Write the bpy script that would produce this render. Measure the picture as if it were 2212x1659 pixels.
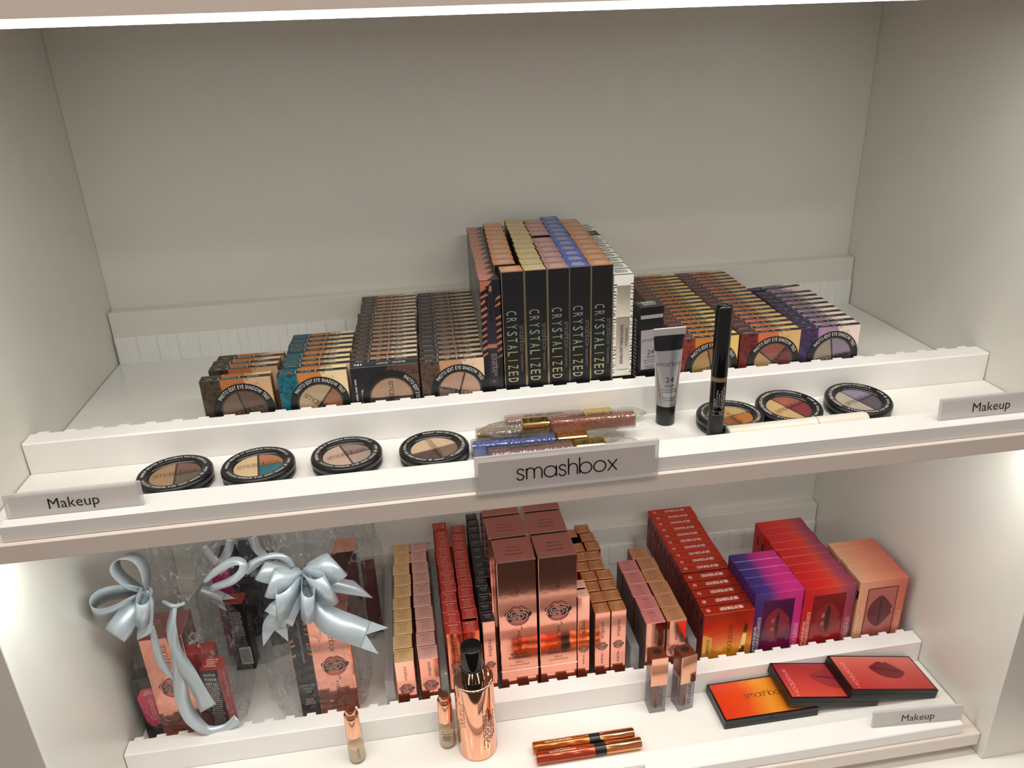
import bpy, bmesh, math, random
from mathutils import Vector, Matrix, Euler
random.seed(7)
for o in list(bpy.data.objects): bpy.data.objects.remove(o)
SC = bpy.context.scene
COL = SC.collection

# ---------------------------------------------------------------- camera
CAM_LOC = Vector((0.3333, -0.6845, 0.3211)); CAM_ROT = Euler((1.1582, 0.0338, -0.1518), 'XYZ'); FPX = 1674.85
cam = bpy.data.cameras.new('camera'); cam_o = bpy.data.objects.new('camera', cam); COL.objects.link(cam_o)
cam_o.location = CAM_LOC; cam_o.rotation_euler = CAM_ROT
cam.sensor_fit = 'HORIZONTAL'; cam.sensor_width = 36.0; cam.lens = FPX / 2212 * 36.0; cam.clip_start = 0.01
SC.camera = cam_o
_R = CAM_ROT.to_matrix()
def at(u, v, **k):
    """point where the ray of photo pixel (u, v) meets the plane x=, y= or z="""
    a, val = list(k.items())[0]; i = 'xyz'.index(a)
    d = _R @ Vector(((u - 1106) / FPX, -(v - 829.5) / FPX, -1.0))
    return CAM_LOC + d * ((val - CAM_LOC[i]) / d[i])
def zm(x0, y0, x1, w):
    k = (x1 - x0) / w
    return lambda x, y: (x0 + x * k, y0 + y * k)

# ---------------------------------------------------------------- world and light
SC.view_settings.view_transform = 'Standard'; SC.view_settings.look = 'None'
SC.view_settings.gamma = 1.0; SC.view_settings.use_curve_mapping = False
SC.view_settings.exposure = 0.0
wd = bpy.data.worlds.new('shop_ambient'); SC.world = wd; wd.use_nodes = True
wd.node_tree.nodes['Background'].inputs[0].default_value = (1.0, 0.90, 0.84, 1)
wd.node_tree.nodes['Background'].inputs[1].default_value = 0.29
def area(name, loc, rot, sx, sy, power, color, spread=math.pi):
    l = bpy.data.lights.new(name, 'AREA'); l.shape = 'RECTANGLE'; l.size = sx; l.size_y = sy
    l.energy = power; l.color = color; l.spread = spread
    o = bpy.data.objects.new(name, l); COL.objects.link(o); o.location = loc; o.rotation_euler = rot
    return o
LED_COL = (0.95, 1.0, 0.94); ROOM_COL = (1.0, 0.86, 0.76)
LED_W = 1.02
# ceiling downlights of the shop aisle, 1.4 m above the shelf
for i, (x, y) in enumerate([(-0.55, -1.0), (0.15, -0.75), (0.75, -1.05), (1.35, -0.8), (0.1, -2.2), (1.0, -2.3)]):
    area('shop_downlight', (x, y, 1.55), (0, 0, 0), 0.16, 0.16, 5.0, ROOM_COL)

# ---------------------------------------------------------------- materials
class NT:
    def __init__(s, name):
        s.m = bpy.data.materials.new(name); s.m.use_nodes = True; s.t = s.m.node_tree
        s.b = s.t.nodes['Principled BSDF']; s.co = None
    def n(s, typ, **k):
        x = s.t.nodes.new(typ)
        for a, v in k.items(): setattr(x, a, v)
        return x
    def put(s, sock, v):
        if isinstance(v, bpy.types.NodeSocket): s.t.links.new(v, sock)
        elif isinstance(v, (tuple, list)): sock.default_value = tuple(v) + ((1,) if len(v) == 3 and sock.type == 'RGBA' else ())
        else: sock.default_value = v
    def math(s, op, a, b=0.0, clamp=False):
        x = s.n('ShaderNodeMath', operation=op, use_clamp=clamp); s.put(x.inputs[0], a); s.put(x.inputs[1], b); return x.outputs[0]
    def obj(s):
        if s.co is None:
            s.tc = s.n('ShaderNodeTexCoord'); sp = s.n('ShaderNodeSeparateXYZ'); s.t.links.new(s.tc.outputs['Object'], sp.inputs[0])
            s.co = sp.outputs; sn = s.n('ShaderNodeSeparateXYZ'); s.t.links.new(s.tc.outputs['Normal'], sn.inputs[0]); s.no = sn.outputs
        return s.co
    def noise(s, scale, detail=2.0, rough=0.5, out=0):
        s.obj(); x = s.n('ShaderNodeTexNoise'); s.t.links.new(s.tc.outputs['Object'], x.inputs['Vector'])
        x.inputs['Scale'].default_value = scale; x.inputs['Detail'].default_value = detail; x.inputs['Roughness'].default_value = rough
        return x.outputs[out]
    def mix(s, f, a, b):
        x = s.n('ShaderNodeMix', data_type='RGBA'); s.put(x.inputs[0], f); s.put(x.inputs[6], a); s.put(x.inputs[7], b); return x.outputs[2]
    def step(s, v, edge, soft=0.0005):
        x = s.n('ShaderNodeMapRange', clamp=True); s.put(x.inputs[0], v); x.inputs[1].default_value = edge - soft; x.inputs[2].default_value = edge + soft
        return x.outputs[0]
    def ramp(s, f, stops, interp='LINEAR'):
        x = s.n('ShaderNodeValToRGB'); r = x.color_ramp; r.interpolation = interp
        while len(r.elements) < len(stops): r.elements.new(0.5)
        for e, (p, c) in zip(r.elements, stops): e.position = p; e.color = tuple(c) + (1,)
        s.put(x.inputs[0], f); return x.outputs[0]
    def bump(s, h, strength=0.1, dist=0.001):
        x = s.n('ShaderNodeBump'); s.put(x.inputs['Height'], h); x.inputs['Strength'].default_value = strength; x.inputs['Distance'].default_value = dist
        s.t.links.new(x.outputs[0], s.b.inputs['Normal'])
    def set(s, **k):
        for a, v in k.items(): s.put(s.b.inputs[a.replace('_', ' ')], v)
        return s
def lin(r, g, b):
    f = lambda c: ((c / 255 + 0.055) / 1.055) ** 2.4 if c > 10 else c / 255 / 12.92
    return (f(r), f(g), f(b))
_mc = {}
def M(key, rgb, rough=0.45, metal=0.0, **k):
    if key not in _mc:
        t = NT(key); t.set(Base_Color=lin(*rgb), Roughness=rough, Metallic=metal, **k); _mc[key] = t.m
    return _mc[key]
def laminate(name, rgb, rough, bump=0.02):
    t = NT(name); n = t.noise(40, 4); c = lin(*rgb); d = tuple(x * 0.96 for x in c)
    t.set(Base_Color=t.mix(n, d, c), Roughness=rough); t.bump(t.noise(900, 2), bump, 0.0005); return t.m
WALL = laminate('white_laminate', (226, 223, 214), 0.28, 0.0)
BOARD = laminate('shelf_laminate', (226, 216, 206), 0.4)
TRAY = laminate('white_acrylic_tray', (236, 234, 229), 0.16, 0.0)
PLAST = laminate('white_moulded_plastic', (240, 239, 236), 0.3, 0.0)
SHOPFLOOR = laminate('shop_floor_tile', (70, 64, 60), 0.4)
BLACK = M('black_print', (16, 17, 20), 0.5); WHITE = M('white_print', (238, 236, 230), 0.5)
GREY_P = M('grey_print', (176, 170, 168), 0.45); COPPER_P = M('dark_copper_print', (62, 32, 30), 0.4)
BLACKPL = M('black_plastic', (20, 20, 22), 0.28); BLACKGL = M('black_gloss_plastic', (10, 10, 11), 0.08)
GOLD = M('gold_metal', (226, 196, 128), 0.12, 1.0); ROSEGOLD = M('rose_gold_metal', (238, 178, 148), 0.08, 1.0)
def clear_mat(name, tint, gloss=0.12, haze=0.0, rough=0.03, bumpy=0.0, bscale=60, edge=0.40):
    """thin clear plastic: mostly transparent, fresnel gloss, slight haze"""
    t = NT(name); t.t.nodes.remove(t.b); out = t.t.nodes['Material Output']
    tr = t.n('ShaderNodeBsdfTransparent'); tr.inputs[0].default_value = tuple(tint) + (1,)
    gl = t.n('ShaderNodeBsdfGlossy'); gl.inputs['Roughness'].default_value = rough
    df = t.n('ShaderNodeBsdfDiffuse'); df.inputs[0].default_value = (0.85, 0.85, 0.86, 1)
    lw = t.n('ShaderNodeLayerWeight'); lw.inputs['Blend'].default_value = 0.35
    f = t.math('MULTIPLY_ADD', lw.outputs['Fresnel'], edge); 
    f.node.inputs[2].default_value = gloss
    if bumpy:
        b = t.n('ShaderNodeBump'); b.inputs['Strength'].default_value = bumpy; b.inputs['Distance'].default_value = 0.006
        t.put(b.inputs['Height'], t.noise(bscale, 3, 0.6))
        for s in (gl.inputs['Normal'], lw.inputs['Normal']): t.t.links.new(b.outputs[0], s)
    m1 = t.n('ShaderNodeMixShader'); m1.inputs[0].default_value = haze; t.t.links.new(tr.outputs[0], m1.inputs[1]); t.t.links.new(df.outputs[0], m1.inputs[2])
    m2 = t.n('ShaderNodeMixShader'); t.put(m2.inputs[0], t.math('MINIMUM', f, 0.9)); t.t.links.new(m1.outputs[0], m2.inputs[1]); t.t.links.new(gl.outputs[0], m2.inputs[2])
    t.t.links.new(m2.outputs[0], out.inputs[0]); return t.m
def film_mat():
    """cellophane: clear, glossy, with sharp creases, fold-whitened to paint in bright highlight streaks"""
    t = NT('cellophane'); t.t.nodes.remove(t.b); out = t.t.nodes['Material Output']; t.obj()
    mp = t.n('ShaderNodeMapping'); mp.inputs['Scale'].default_value = (1.0, 1.0, 0.55); t.t.links.new(t.tc.outputs['Object'], mp.inputs[0])
    nz = t.n('ShaderNodeTexNoise'); nz.inputs['Scale'].default_value = 55; nz.inputs['Detail'].default_value = 3; t.t.links.new(t.tc.outputs['Object'], nz.inputs['Vector'])
    ad = t.n('ShaderNodeMix', data_type='VECTOR'); ad.inputs[0].default_value = 0.018; t.t.links.new(mp.outputs[0], ad.inputs[4]); t.t.links.new(nz.outputs['Color'], ad.inputs[5])
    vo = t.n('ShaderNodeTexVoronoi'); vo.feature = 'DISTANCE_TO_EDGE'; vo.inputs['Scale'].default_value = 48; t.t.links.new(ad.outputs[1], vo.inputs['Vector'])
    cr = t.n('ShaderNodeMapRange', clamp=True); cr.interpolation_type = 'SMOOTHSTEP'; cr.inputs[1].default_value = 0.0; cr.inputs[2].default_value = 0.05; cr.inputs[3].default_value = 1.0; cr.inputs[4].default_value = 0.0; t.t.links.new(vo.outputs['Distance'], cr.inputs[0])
    sel = t.step(t.noise(38, 2), 0.52, 0.06); crease_glint = t.math('MULTIPLY', cr.outputs[0], sel)
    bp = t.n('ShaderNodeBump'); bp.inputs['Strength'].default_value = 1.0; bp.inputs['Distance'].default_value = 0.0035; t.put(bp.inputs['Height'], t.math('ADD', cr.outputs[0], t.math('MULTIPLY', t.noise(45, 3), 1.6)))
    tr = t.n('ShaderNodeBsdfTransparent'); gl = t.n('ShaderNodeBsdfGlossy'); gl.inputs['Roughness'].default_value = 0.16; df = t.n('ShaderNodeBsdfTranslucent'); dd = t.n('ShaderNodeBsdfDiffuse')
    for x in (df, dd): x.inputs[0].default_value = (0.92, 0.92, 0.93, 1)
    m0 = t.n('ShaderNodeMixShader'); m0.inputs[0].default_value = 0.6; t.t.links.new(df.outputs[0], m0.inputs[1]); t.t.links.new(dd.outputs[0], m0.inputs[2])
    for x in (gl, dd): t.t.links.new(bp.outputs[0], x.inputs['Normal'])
    m1 = t.n('ShaderNodeMixShader'); t.put(m1.inputs[0], t.math('ADD', t.math('MULTIPLY', crease_glint, 0.34), 0.035)); t.t.links.new(tr.outputs[0], m1.inputs[1]); t.t.links.new(m0.outputs[0], m1.inputs[2])  # white mixed in along the folds: film haze doubling as painted highlight streaks
    lw = t.n('ShaderNodeLayerWeight'); lw.inputs['Blend'].default_value = 0.3
    m2 = t.n('ShaderNodeMixShader'); t.put(m2.inputs[0], t.math('ADD', t.math('MULTIPLY', lw.outputs['Fresnel'], 0.12), 0.05)); t.t.links.new(m1.outputs[0], m2.inputs[1]); t.t.links.new(gl.outputs[0], m2.inputs[2])
    t.t.links.new(m2.outputs[0], out.inputs[0]); return t.m
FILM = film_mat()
FROST = clear_mat('frosted_acrylic', (0.90, 0.88, 0.87), 0.05, 0.42, 0.15)
CLEAR = clear_mat('clear_acrylic', (0.98, 0.98, 0.98), 0.06, 0.20, 0.06, 0.25, 90, 0.3)
LID = clear_mat('clear_lid', (0.96, 0.96, 0.96), 0.02, 0.02, 0.03, 0, 60, 0.3)
CRYST = clear_mat('crystal_plastic', (0.93, 0.93, 0.90), 0.14, 0.05, 0.03, 0.3, 120)
GLASS = clear_mat('bottle_glass', (0.98, 0.975, 0.96), 0.05, 0.04, 0.03, 0, 60, 0.25)
SMOKE = clear_mat('smoky_plastic', (0.80, 0.77, 0.79), 0.06, 0.04, 0.03)

# ---------------------------------------------------------------- mesh helpers
class MB:
    def __init__(s): s.v = []; s.f = []; s.m = []; s.s = []
    def add(s, vs, fs, m=0, smooth=False):
        b = len(s.v); s.v += [tuple(v) for v in vs]
        for f in fs: s.f.append([i + b for i in f]); s.m.append(m); s.s.append(smooth)
    def box(s, x0, x1, y0, y1, z0, z1, m=0):
        s.add([(x0,y0,z0),(x1,y0,z0),(x1,y1,z0),(x0,y1,z0),(x0,y0,z1),(x1,y0,z1),(x1,y1,z1),(x0,y1,z1)],
              [(0,3,2,1),(4,5,6,7),(0,1,5,4),(1,2,6,5),(2,3,7,6),(3,0,4,7)], m)
    def cbox(s, x0, x1, y0, y1, z0, z1, c, m=0, seg=1):
        """box with bevelled edges"""
        bm = bmesh.new(); bmesh.ops.create_cube(bm, size=1.0)
        for v in bm.verts: v.co = Vector(((x0+x1)/2+v.co.x*(x1-x0), (y0+y1)/2+v.co.y*(y1-y0), (z0+z1)/2+v.co.z*(z1-z0)))
        bmesh.ops.bevel(bm, geom=bm.edges[:], offset=c, segments=seg, affect='EDGES', profile=0.5)
        bm.verts.index_update(); s.add([v.co[:] for v in bm.verts], [[v.index for v in f.verts] for f in bm.faces], m); bm.free()
    def lathe(s, prof, n=40, m=0, c=(0,0,0), smooth=True, sx=1.0, sy=1.0, cap=True, axis='z'):
        vs = []; fs = []
        for r, z in prof:
            for i in range(n):
                a = 2*math.pi*i/n; p = (r*math.cos(a)*sx, r*math.sin(a)*sy, z)
                if axis == 'x': p = (p[2], p[0], p[1])
                vs.append((p[0]+c[0], p[1]+c[1], p[2]+c[2]))
        k = len(prof)
        for j in range(k-1):
            for i in range(n):
                q = (i+1) % n; fs.append((j*n+i, j*n+q, (j+1)*n+q, (j+1)*n+i))
        s.add(vs, fs, m, smooth)
        if cap:
            s.add(vs[:n], [tuple(range(n))[::-1]], m); s.add(vs[-n:], [tuple(range(n))], m)
    def prism(s, pts, z0, z1, m=0):
        n = len(pts)
        s.add([(x,y,z0) for x,y in pts] + [(x,y,z1) for x,y in pts],
              [tuple(range(n))[::-1], tuple(range(n, 2*n))] + [(i,(i+1)%n,(i+1)%n+n,i+n) for i in range(n)], m)
    def plate(s, P, m=0, th=0.0002, n=None):
        """flat polygon of 3d points P pushed out by th along n, with side walls"""
        P = [Vector(p) for p in P]; k = len(P)
        if n is None: n = (P[1]-P[0]).cross(P[2]-P[0]).normalized()
        Q = [p + Vector(n)*th for p in P]
        s.add([p[:] for p in P+Q], [tuple(range(k, 2*k))] + [(i,(i+1)%k,(i+1)%k+k,i+k) for i in range(k)], m)
    def xf(s, mat):
        s.v = [tuple(mat @ Vector(v)) for v in s.v]; return s
    def mesh(s, name, mats):
        me = bpy.data.meshes.new(name); me.from_pydata(s.v, [], s.f)
        for x in (mats if isinstance(mats, (list, tuple)) else [mats]): me.materials.append(x)
        me.polygons.foreach_set('material_index', s.m); me.polygons.foreach_set('use_smooth', s.s); me.update(); return me
    def build(s, name, mats, parent=None, loc=(0,0,0), rot=(0,0,0)):
        o = bpy.data.objects.new(name, s.mesh(name, mats)); COL.objects.link(o)
        o.location = loc; o.rotation_euler = rot
        if parent: o.parent = parent
        return o
def tag(o, label, cat, group=None):
    o['label'] = label; o['category'] = cat
    if group: o['group'] = group
    return o
def empty(name, loc, label, cat, group=None, rz=0.0):
    o = bpy.data.objects.new(name, None); COL.objects.link(o); o.location = loc; o.rotation_euler = (0,0,rz); o.empty_display_size = 0.02
    return tag(o, label, cat, group)
def struct(o): o['kind'] = 'structure'; return o
def copy_tree(o, parent=None):
    c = o.copy(); COL.objects.link(c); c.parent = parent
    for ch in list(o.children): copy_tree(ch, c)
    return c
ORD = 'first second third fourth fifth sixth seventh eighth ninth tenth eleventh twelfth thirteenth fourteenth fifteenth sixteenth seventeenth eighteenth nineteenth'.split()

# ---------------------------------------------------------------- lettering
_tx = {}
def glyphs(t):
    if t not in _tx:
        cu = bpy.data.curves.new('t', 'FONT'); cu.body = t; cu.size = 1.0; cu.resolution_u = 2; cu.fill_mode = 'FRONT'
        ob = bpy.data.objects.new('t', cu); me = bpy.data.meshes.new_from_object(ob)
        vs = [v.co[:2] for v in me.vertices]; fs = [tuple(p.vertices) for p in me.polygons]
        bpy.data.objects.remove(ob); bpy.data.curves.remove(cu); bpy.data.meshes.remove(me)
        _tx[t] = (vs, fs)
    return _tx[t]
CAP = max(v[1] for v in glyphs('H')[0])
def text(mb, t, O, U, V, h, w=None, m=0, bold=0.0, align='c'):
    """flat lettering: cap height h, optional total width w, centred at O, axes U (right) and V (up)"""
    vs, fs = glyphs(t)
    if not vs: return
    x0 = min(v[0] for v in vs); x1 = max(v[0] for v in vs); sy = h / CAP; sx = (w / (x1-x0)) if w else sy
    O = Vector(O); U = Vector(U); V = Vector(V); cx = (x0+x1)/2 if align == 'c' else x0
    P = [O + U*((v[0]-cx)*sx) + V*(v[1]*sy - h/2) for v in vs]
    if bold:
        for d in (-bold, bold): mb.add([(p + U*d)[:] for p in P], fs, m)
    else: mb.add([p[:] for p in P], fs, m)
def spaced(mb, t, O, U, V, h, w, fill=0.66, m=0):
    """condensed capitals with wide letter spacing over total width w"""
    O = Vector(O); U = Vector(U); k = len(t); adv = w/(k-1+fill)
    for i, ch in enumerate(t):
        text(mb, ch, O+U*(-w/2+adv*fill/2+adv*i), U, V, h, adv*fill*(0.16 if ch == 'I' else 1.0), m)
def arc_text(mb, t, C, U, V, R, h, a0, a1, m=0, inward=False, sq=0.62):
    """lettering along a circle from angle a0 to a1 (degrees, clockwise from the top)"""
    ws = []
    for ch in t:
        vs = glyphs(ch)[0]; ws.append(0.34 if not vs else max(v[0] for v in vs)-min(v[0] for v in vs)+0.14)
    tot = sum(ws); p = 0; C = Vector(C); U = Vector(U); V = Vector(V); arc = math.radians(abs(a1-a0))*R; sx = arc/tot
    for ch, w in zip(t, ws):
        a = math.radians(a0 + (a1-a0)*(p+w/2)/tot); p += w
        r = U*math.sin(a) + V*math.cos(a); tg = U*math.cos(a) - V*math.sin(a)
        if inward: r, tg = -r, -tg
        vs, fs = glyphs(ch)
        if not vs: continue
        c = (min(v[0] for v in vs)+max(v[0] for v in vs))/2; sy = h/CAP
        base = C + (r if not inward else -r)*R
        mb.add([(base + tg*((v[0]-c)*sx) + r*(v[1]*sy - h/2))[:] for v in vs], fs, m)
def cat(P, n=5, closed=False):
    out = []; k = len(P)
    for i in range(k if closed else k-1):
        g = lambda j: Vector(P[j % k]) if closed else Vector(P[max(0, min(k-1, j))])
        a, b, c, d = g(i-1), g(i), g(i+1), g(i+2)
        for j in range(n):
            t = j/n; out.append(0.5*((2*b)+(c-a)*t+(2*a-5*b+4*c-d)*t*t+(3*b-a-3*c+d)*t**3))
    if not closed: out.append(Vector(P[-1]))
    return out
def circ(cx, cy, r, n=20): return [Vector((cx+r*math.cos(2*math.pi*i/n), cy+r*math.sin(2*math.pi*i/n))) for i in range(n+1)]
def arch(x0, x1, y, top): 
    c = (x0+x1)/2; r = (x1-x0)/2
    return [Vector((x0, y))] + [Vector((c - r*math.cos(math.pi*i/8), top-r*0.98 + r*0.98*math.sin(math.pi*i/8))) for i in range(9)] + [Vector((x1, 0))]
_S = cat([(0.60,0.80),(0.47,0.97),(0.20,0.97),(0.07,0.76),(0.20,0.58),(0.45,0.47),(0.60,0.26),(0.47,0.03),(0.18,0.02),(0.03,0.22)], 3)
_ST = [Vector((0,0)), Vector((0,1))]; _TALL = [Vector((0,0)), Vector((0,1.52))]
LOGO = {'s': ([_S], 0.66), 'm': ([_ST, arch(0,0.62,0.5,1), arch(0.62,1.24,0.5,1)], 1.26), 'a': ([circ(0.5,0.5,0.5), [Vector((1,0)), Vector((1,1))]], 1.0),
        'h': ([_TALL, arch(0,0.72,0.5,1)], 0.74), 'b': ([_TALL, circ(0.5,0.5,0.5)], 1.0), 'o': ([circ(0.5,0.5,0.5)], 1.0),
        'x': ([[Vector((0,0)), Vector((0.76,1))], [Vector((0,1)), Vector((0.76,0))]], 0.76)}
def stroke(mb, L, fn, w, m=0):
    k = len(L); vs = []; cl = (L[0]-L[-1]).length < 1e-6
    for i in range(k):
        a = L[i-1] if i else (L[-2] if cl else L[0]); b = L[i+1] if i < k-1 else (L[1] if cl else L[-1])
        d = (b-a); d = d.normalized() if d.length > 1e-9 else Vector((1,0)); n = Vector((-d.y, d.x))*w/2
        vs += [fn(L[i]+n), fn(L[i]-n)]
    mb.add([v[:] for v in vs], [(2*i, 2*i+1, 2*i+3, 2*i+2) for i in range(k-1)], m)
LOGO_W = sum(LOGO[c][1] for c in 'smashbox') + 7*0.17
def logo(mb, O, U, V, w, m=0, sw=0.085, part='smashbox'):
    """thin geometric lower-case word, total width w, centred at O"""
    s = w / LOGO_W; O = Vector(O); U = Vector(U); V = Vector(V); x = 0
    for c in 'smashbox':
        st, a = LOGO[c]
        for L in st: stroke(mb, L, lambda p, x=x: O + U*((x+p.x-LOGO_W/2)*s) + V*((p.y-0.5)*s), sw, m)
        x += a + 0.17
X, Y, Zv = Vector((1,0,0)), Vector((0,1,0)), Vector((0,0,1))
DN = -Zv
def greek(mb, O, U, V, w, h, rows, m=0, seed=1):
    """unreadably small print: broken thin lines"""
    r = random.Random(seed); O = Vector(O); U = Vector(U); V = Vector(V)
    for i in range(rows):
        y = h*(0.5-(i+0.5)/rows); ww = w*r.uniform(0.6, 1.0); x = -ww/2
        while x < ww/2:
            l = min(r.uniform(0.06, 0.2)*w, ww/2-x)
            if l > 0.02*w:
                t = h/rows*0.26
                mb.add([(O+U*x+V*(y-t))[:], (O+U*(x+l))[:] if 0 else (O+U*(x+l)+V*(y-t))[:], (O+U*(x+l)+V*(y+t))[:], (O+U*x+V*(y+t))[:]], [(0,1,2,3)], m)
            x += l + 0.035*w
def rose(mb, O, U, V, w, ink=0, foil=1):
    """black rose held between lips, printed emblem"""
    O = Vector(O); U = Vector(U); V = Vector(V); N = U.cross(V)
    fn = lambda d: (lambda p: O + U*(p.x*w) + V*(p.y*w) + N*d)
    lip = cat([(-0.42,0.02),(-0.36,0.25),(-0.14,0.44),(0.0,0.40),(0.14,0.44),(0.36,0.25),(0.42,0.02),(0.36,-0.26),(0.15,-0.42),(-0.15,-0.42),(-0.36,-0.26)], 3, True)
    f = fn(0.0); mb.add([f(p)[:] for p in lip], [tuple(range(len(lip)))], 2)
    stroke(mb, lip+[lip[0]], fn(0.00008), 0.022, ink)
    r = random.Random(3); body = []
    for i in range(30):
        a = 2*math.pi*i/30; k = 1 + 0.09*math.sin(5*a+0.6) + r.uniform(-0.03, 0.03)
        body.append(Vector((0.5*k*math.cos(a), 0.30*k*math.sin(a)+0.02)))
    f = fn(0.00012); mb.add([f(p)[:] for p in body], [tuple(range(30))], ink)
    for j, (rad, a0, a1) in enumerate([(0.44,20,110),(0.45,135,215),(0.43,235,330),(0.34,-30,60),(0.35,80,170),(0.33,190,290),(0.25,20,120),(0.25,150,250),(0.24,270,360),(0.16,-10,110),(0.16,140,300),(0.09,30,200),(0.07,220,380)]):
        L = [Vector((rad*math.cos(math.radians(a0+(a1-a0)*t/7))*(1+0.06*math.sin(t)), 0.66*rad*math.sin(math.radians(a0+(a1-a0)*t/7))+0.02)) for t in range(8)]
        stroke(mb, L, fn(0.0002), 0.034, foil)
    drop = [Vector((0.10,-0.44)), Vector((0.11,-0.55)), Vector((0.16,-0.62)), Vector((0.14,-0.68)), Vector((0.09,-0.64)), Vector((0.11,-0.57))]
    stroke(mb, drop, fn(0.0001), 0.016, ink)

# ================================================================= SETTING
W = 0.90; DZ = -0.3664; DY = 0.0025
YF = -0.1561; YWALL = 0.2203; BT = -0.004; BB = -0.0212
def sbox(name, mat, *b, c=0.0006):
    m = MB(); m.cbox(*b, c); return m.build(name, mat)
struct(sbox('wall_left', WALL, -0.10, 0.0, -0.1616, YWALL+0.02, -0.40, 0.80))
struct(sbox('wall_right', WALL, W, W+0.10, -0.1616, YWALL+0.02, -0.40, 0.80))
struct(sbox('wall_back', WALL, 0.0, W, YWALL, YWALL+0.018, -0.40, 0.80))
struct(sbox('floor', SHOPFLOOR, -2.2, 3.2, -4.0, -0.35, -1.26, -1.25))
# base cabinet under the lower shelf, its white top reaching into the aisle
o = sbox('base_cabinet', TRAY, -0.10, W+0.10, -0.245, YWALL+0.02, -1.25, -0.4002, c=0.006)
tag(o, 'white base cabinet whose top edge shows below the lowest shelf', 'cabinet')
m = MB(); m.box(0, W, -0.135, YWALL, -0.4002, -0.3876); o = m.build('trim_1', WALL); struct(o)
def board(z0, z1, y0, label, yb=YWALL):
    m = MB(); m.cbox(0.0005, W-0.0005, y0, yb, z0, z1, 0.0012)
    return tag(m.build('shelf_board', BOARD), label, 'shelf', 'shelf boards of the bay')
board(BB, BT, YF, 'white shelf board in the middle, carrying eyeshadow boxes and testers')
board(BB+DZ, BT+DZ, YF+DY, 'lowest white shelf board, carrying pink and red boxes and gift bags')
o = board(0.4000, 0.4200, YF+0.016, 'top white shelf board whose front edge carries a light strip')
m = MB(); m.cbox(0.0005, W-0.0005, YF-0.002, YF+0.016, 0.3430, 0.4200, 0.0012); m.build('fascia', BOARD, o)
LEDM = NT('led_diffuser'); LEDM.set(Base_Color=(1,1,1), Emission_Color=(0.95, 0.98, 1.0), Emission_Strength=9.0); LEDM = LEDM.m
ALU = M('brushed_aluminium', (170, 168, 165), 0.35, 1.0)
def led(z, y, label, power, n):
    o = empty('led_strip', (W/2, y, z), label, 'light', 'light strips under the shelves')
    m = MB(); m.box(-W/2+0.002, W/2-0.002, 0.0012, 0.012, -0.0022, 0.0); m.build('profile', ALU, o)
    m = MB(); m.box(-W/2+0.002, W/2-0.002, 0.0, 0.0012, -0.0034, 0.0); m.box(-W/2+0.002, W/2-0.002, 0.0012, 0.012, -0.0034, -0.0022); m.build('diffuser', LEDM, o)
    a = area('led_light', (W/2, y+0.007, z-0.0062), (0.0, 0, 0), W-0.02, 0.008, power, LED_COL)
led(0.3430, YF-0.0015, 'glowing white light strip under the top shelf edge', LED_W, 0)
led(BB, YF+0.010, 'light strip hidden under the middle shelf board', LED_W*1.05, 1)
TOOTH = 0.0224
def tray(dz, dy, where):
    def P(m, name, mat, label, c):
        o = m.build(name, mat, None, (0, dy, dz)); return tag(o, label+where, c, name.replace('_', ' ')+'s of the shelves')
    m = MB(); m.cbox(0.001, W-0.001, -0.0435, 0.2030, BT, 0.0, 0.0004); P(m, 'tray_panel', TRAY, 'glossy white panel under the box files on ', 'panel')
    m = MB(); m.cbox(0.001, W-0.001, -0.1250, -0.0478, BT, BT+0.0008, 0.0003); P(m, 'tester_panel', TRAY, 'glossy white strip under the testers on ', 'panel')
    # rail whose rear edge is cut into teeth
    m = MB(); m.cbox(0.0008, W-0.0008, -0.0477, -0.0440, BT, 0.0255, 0.0008); m.cbox(0.0008, W-0.0008, -0.0470, -0.0285, 0.0228, 0.0260, 0.0005)
    n = int(W/TOOTH)
    for i in range(n+1):
        x = 0.006 + i*TOOTH
        if x+0.0094 < W: m.box(x, x+0.0094, -0.0290, -0.0249, 0.0228, 0.0257)
    P(m, 'comb_rail', PLAST, 'white rail with a toothed rear edge in front of the boxes on ', 'rail')
    m = MB(); m.box(0.002, W-0.002, 0.2005, 0.2029, 0.0, 0.0318)
    for i in range(n+1):
        x = 0.004 + i*TOOTH
        if x+0.0098 < W: m.cbox(x, x+0.0098, 0.1988, 0.2010, 0.0, 0.0320, 0.0004)
    P(m, 'ribbed_strip', PLAST, 'white ribbed strip at the back of ', 'strip')
    m = MB(); m.cbox(0.001, W-0.001, 0.2031, YWALL-dy-0.0003, BT, 0.0603, 0.0006); P(m, 'back_ledge', WALL, 'white ledge against the back wall of ', 'ledge')
    m = MB(); m.cbox(0.022, W-0.022, -0.1533, -0.1256, BT+0.0001, 0.0100, 0.0008); P(m, 'front_lip', PLAST, 'white raised lip along the front of ', 'lip')
tray(0, 0, 'the middle shelf')
tray(DZ, DY, 'the lowest shelf')

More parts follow.
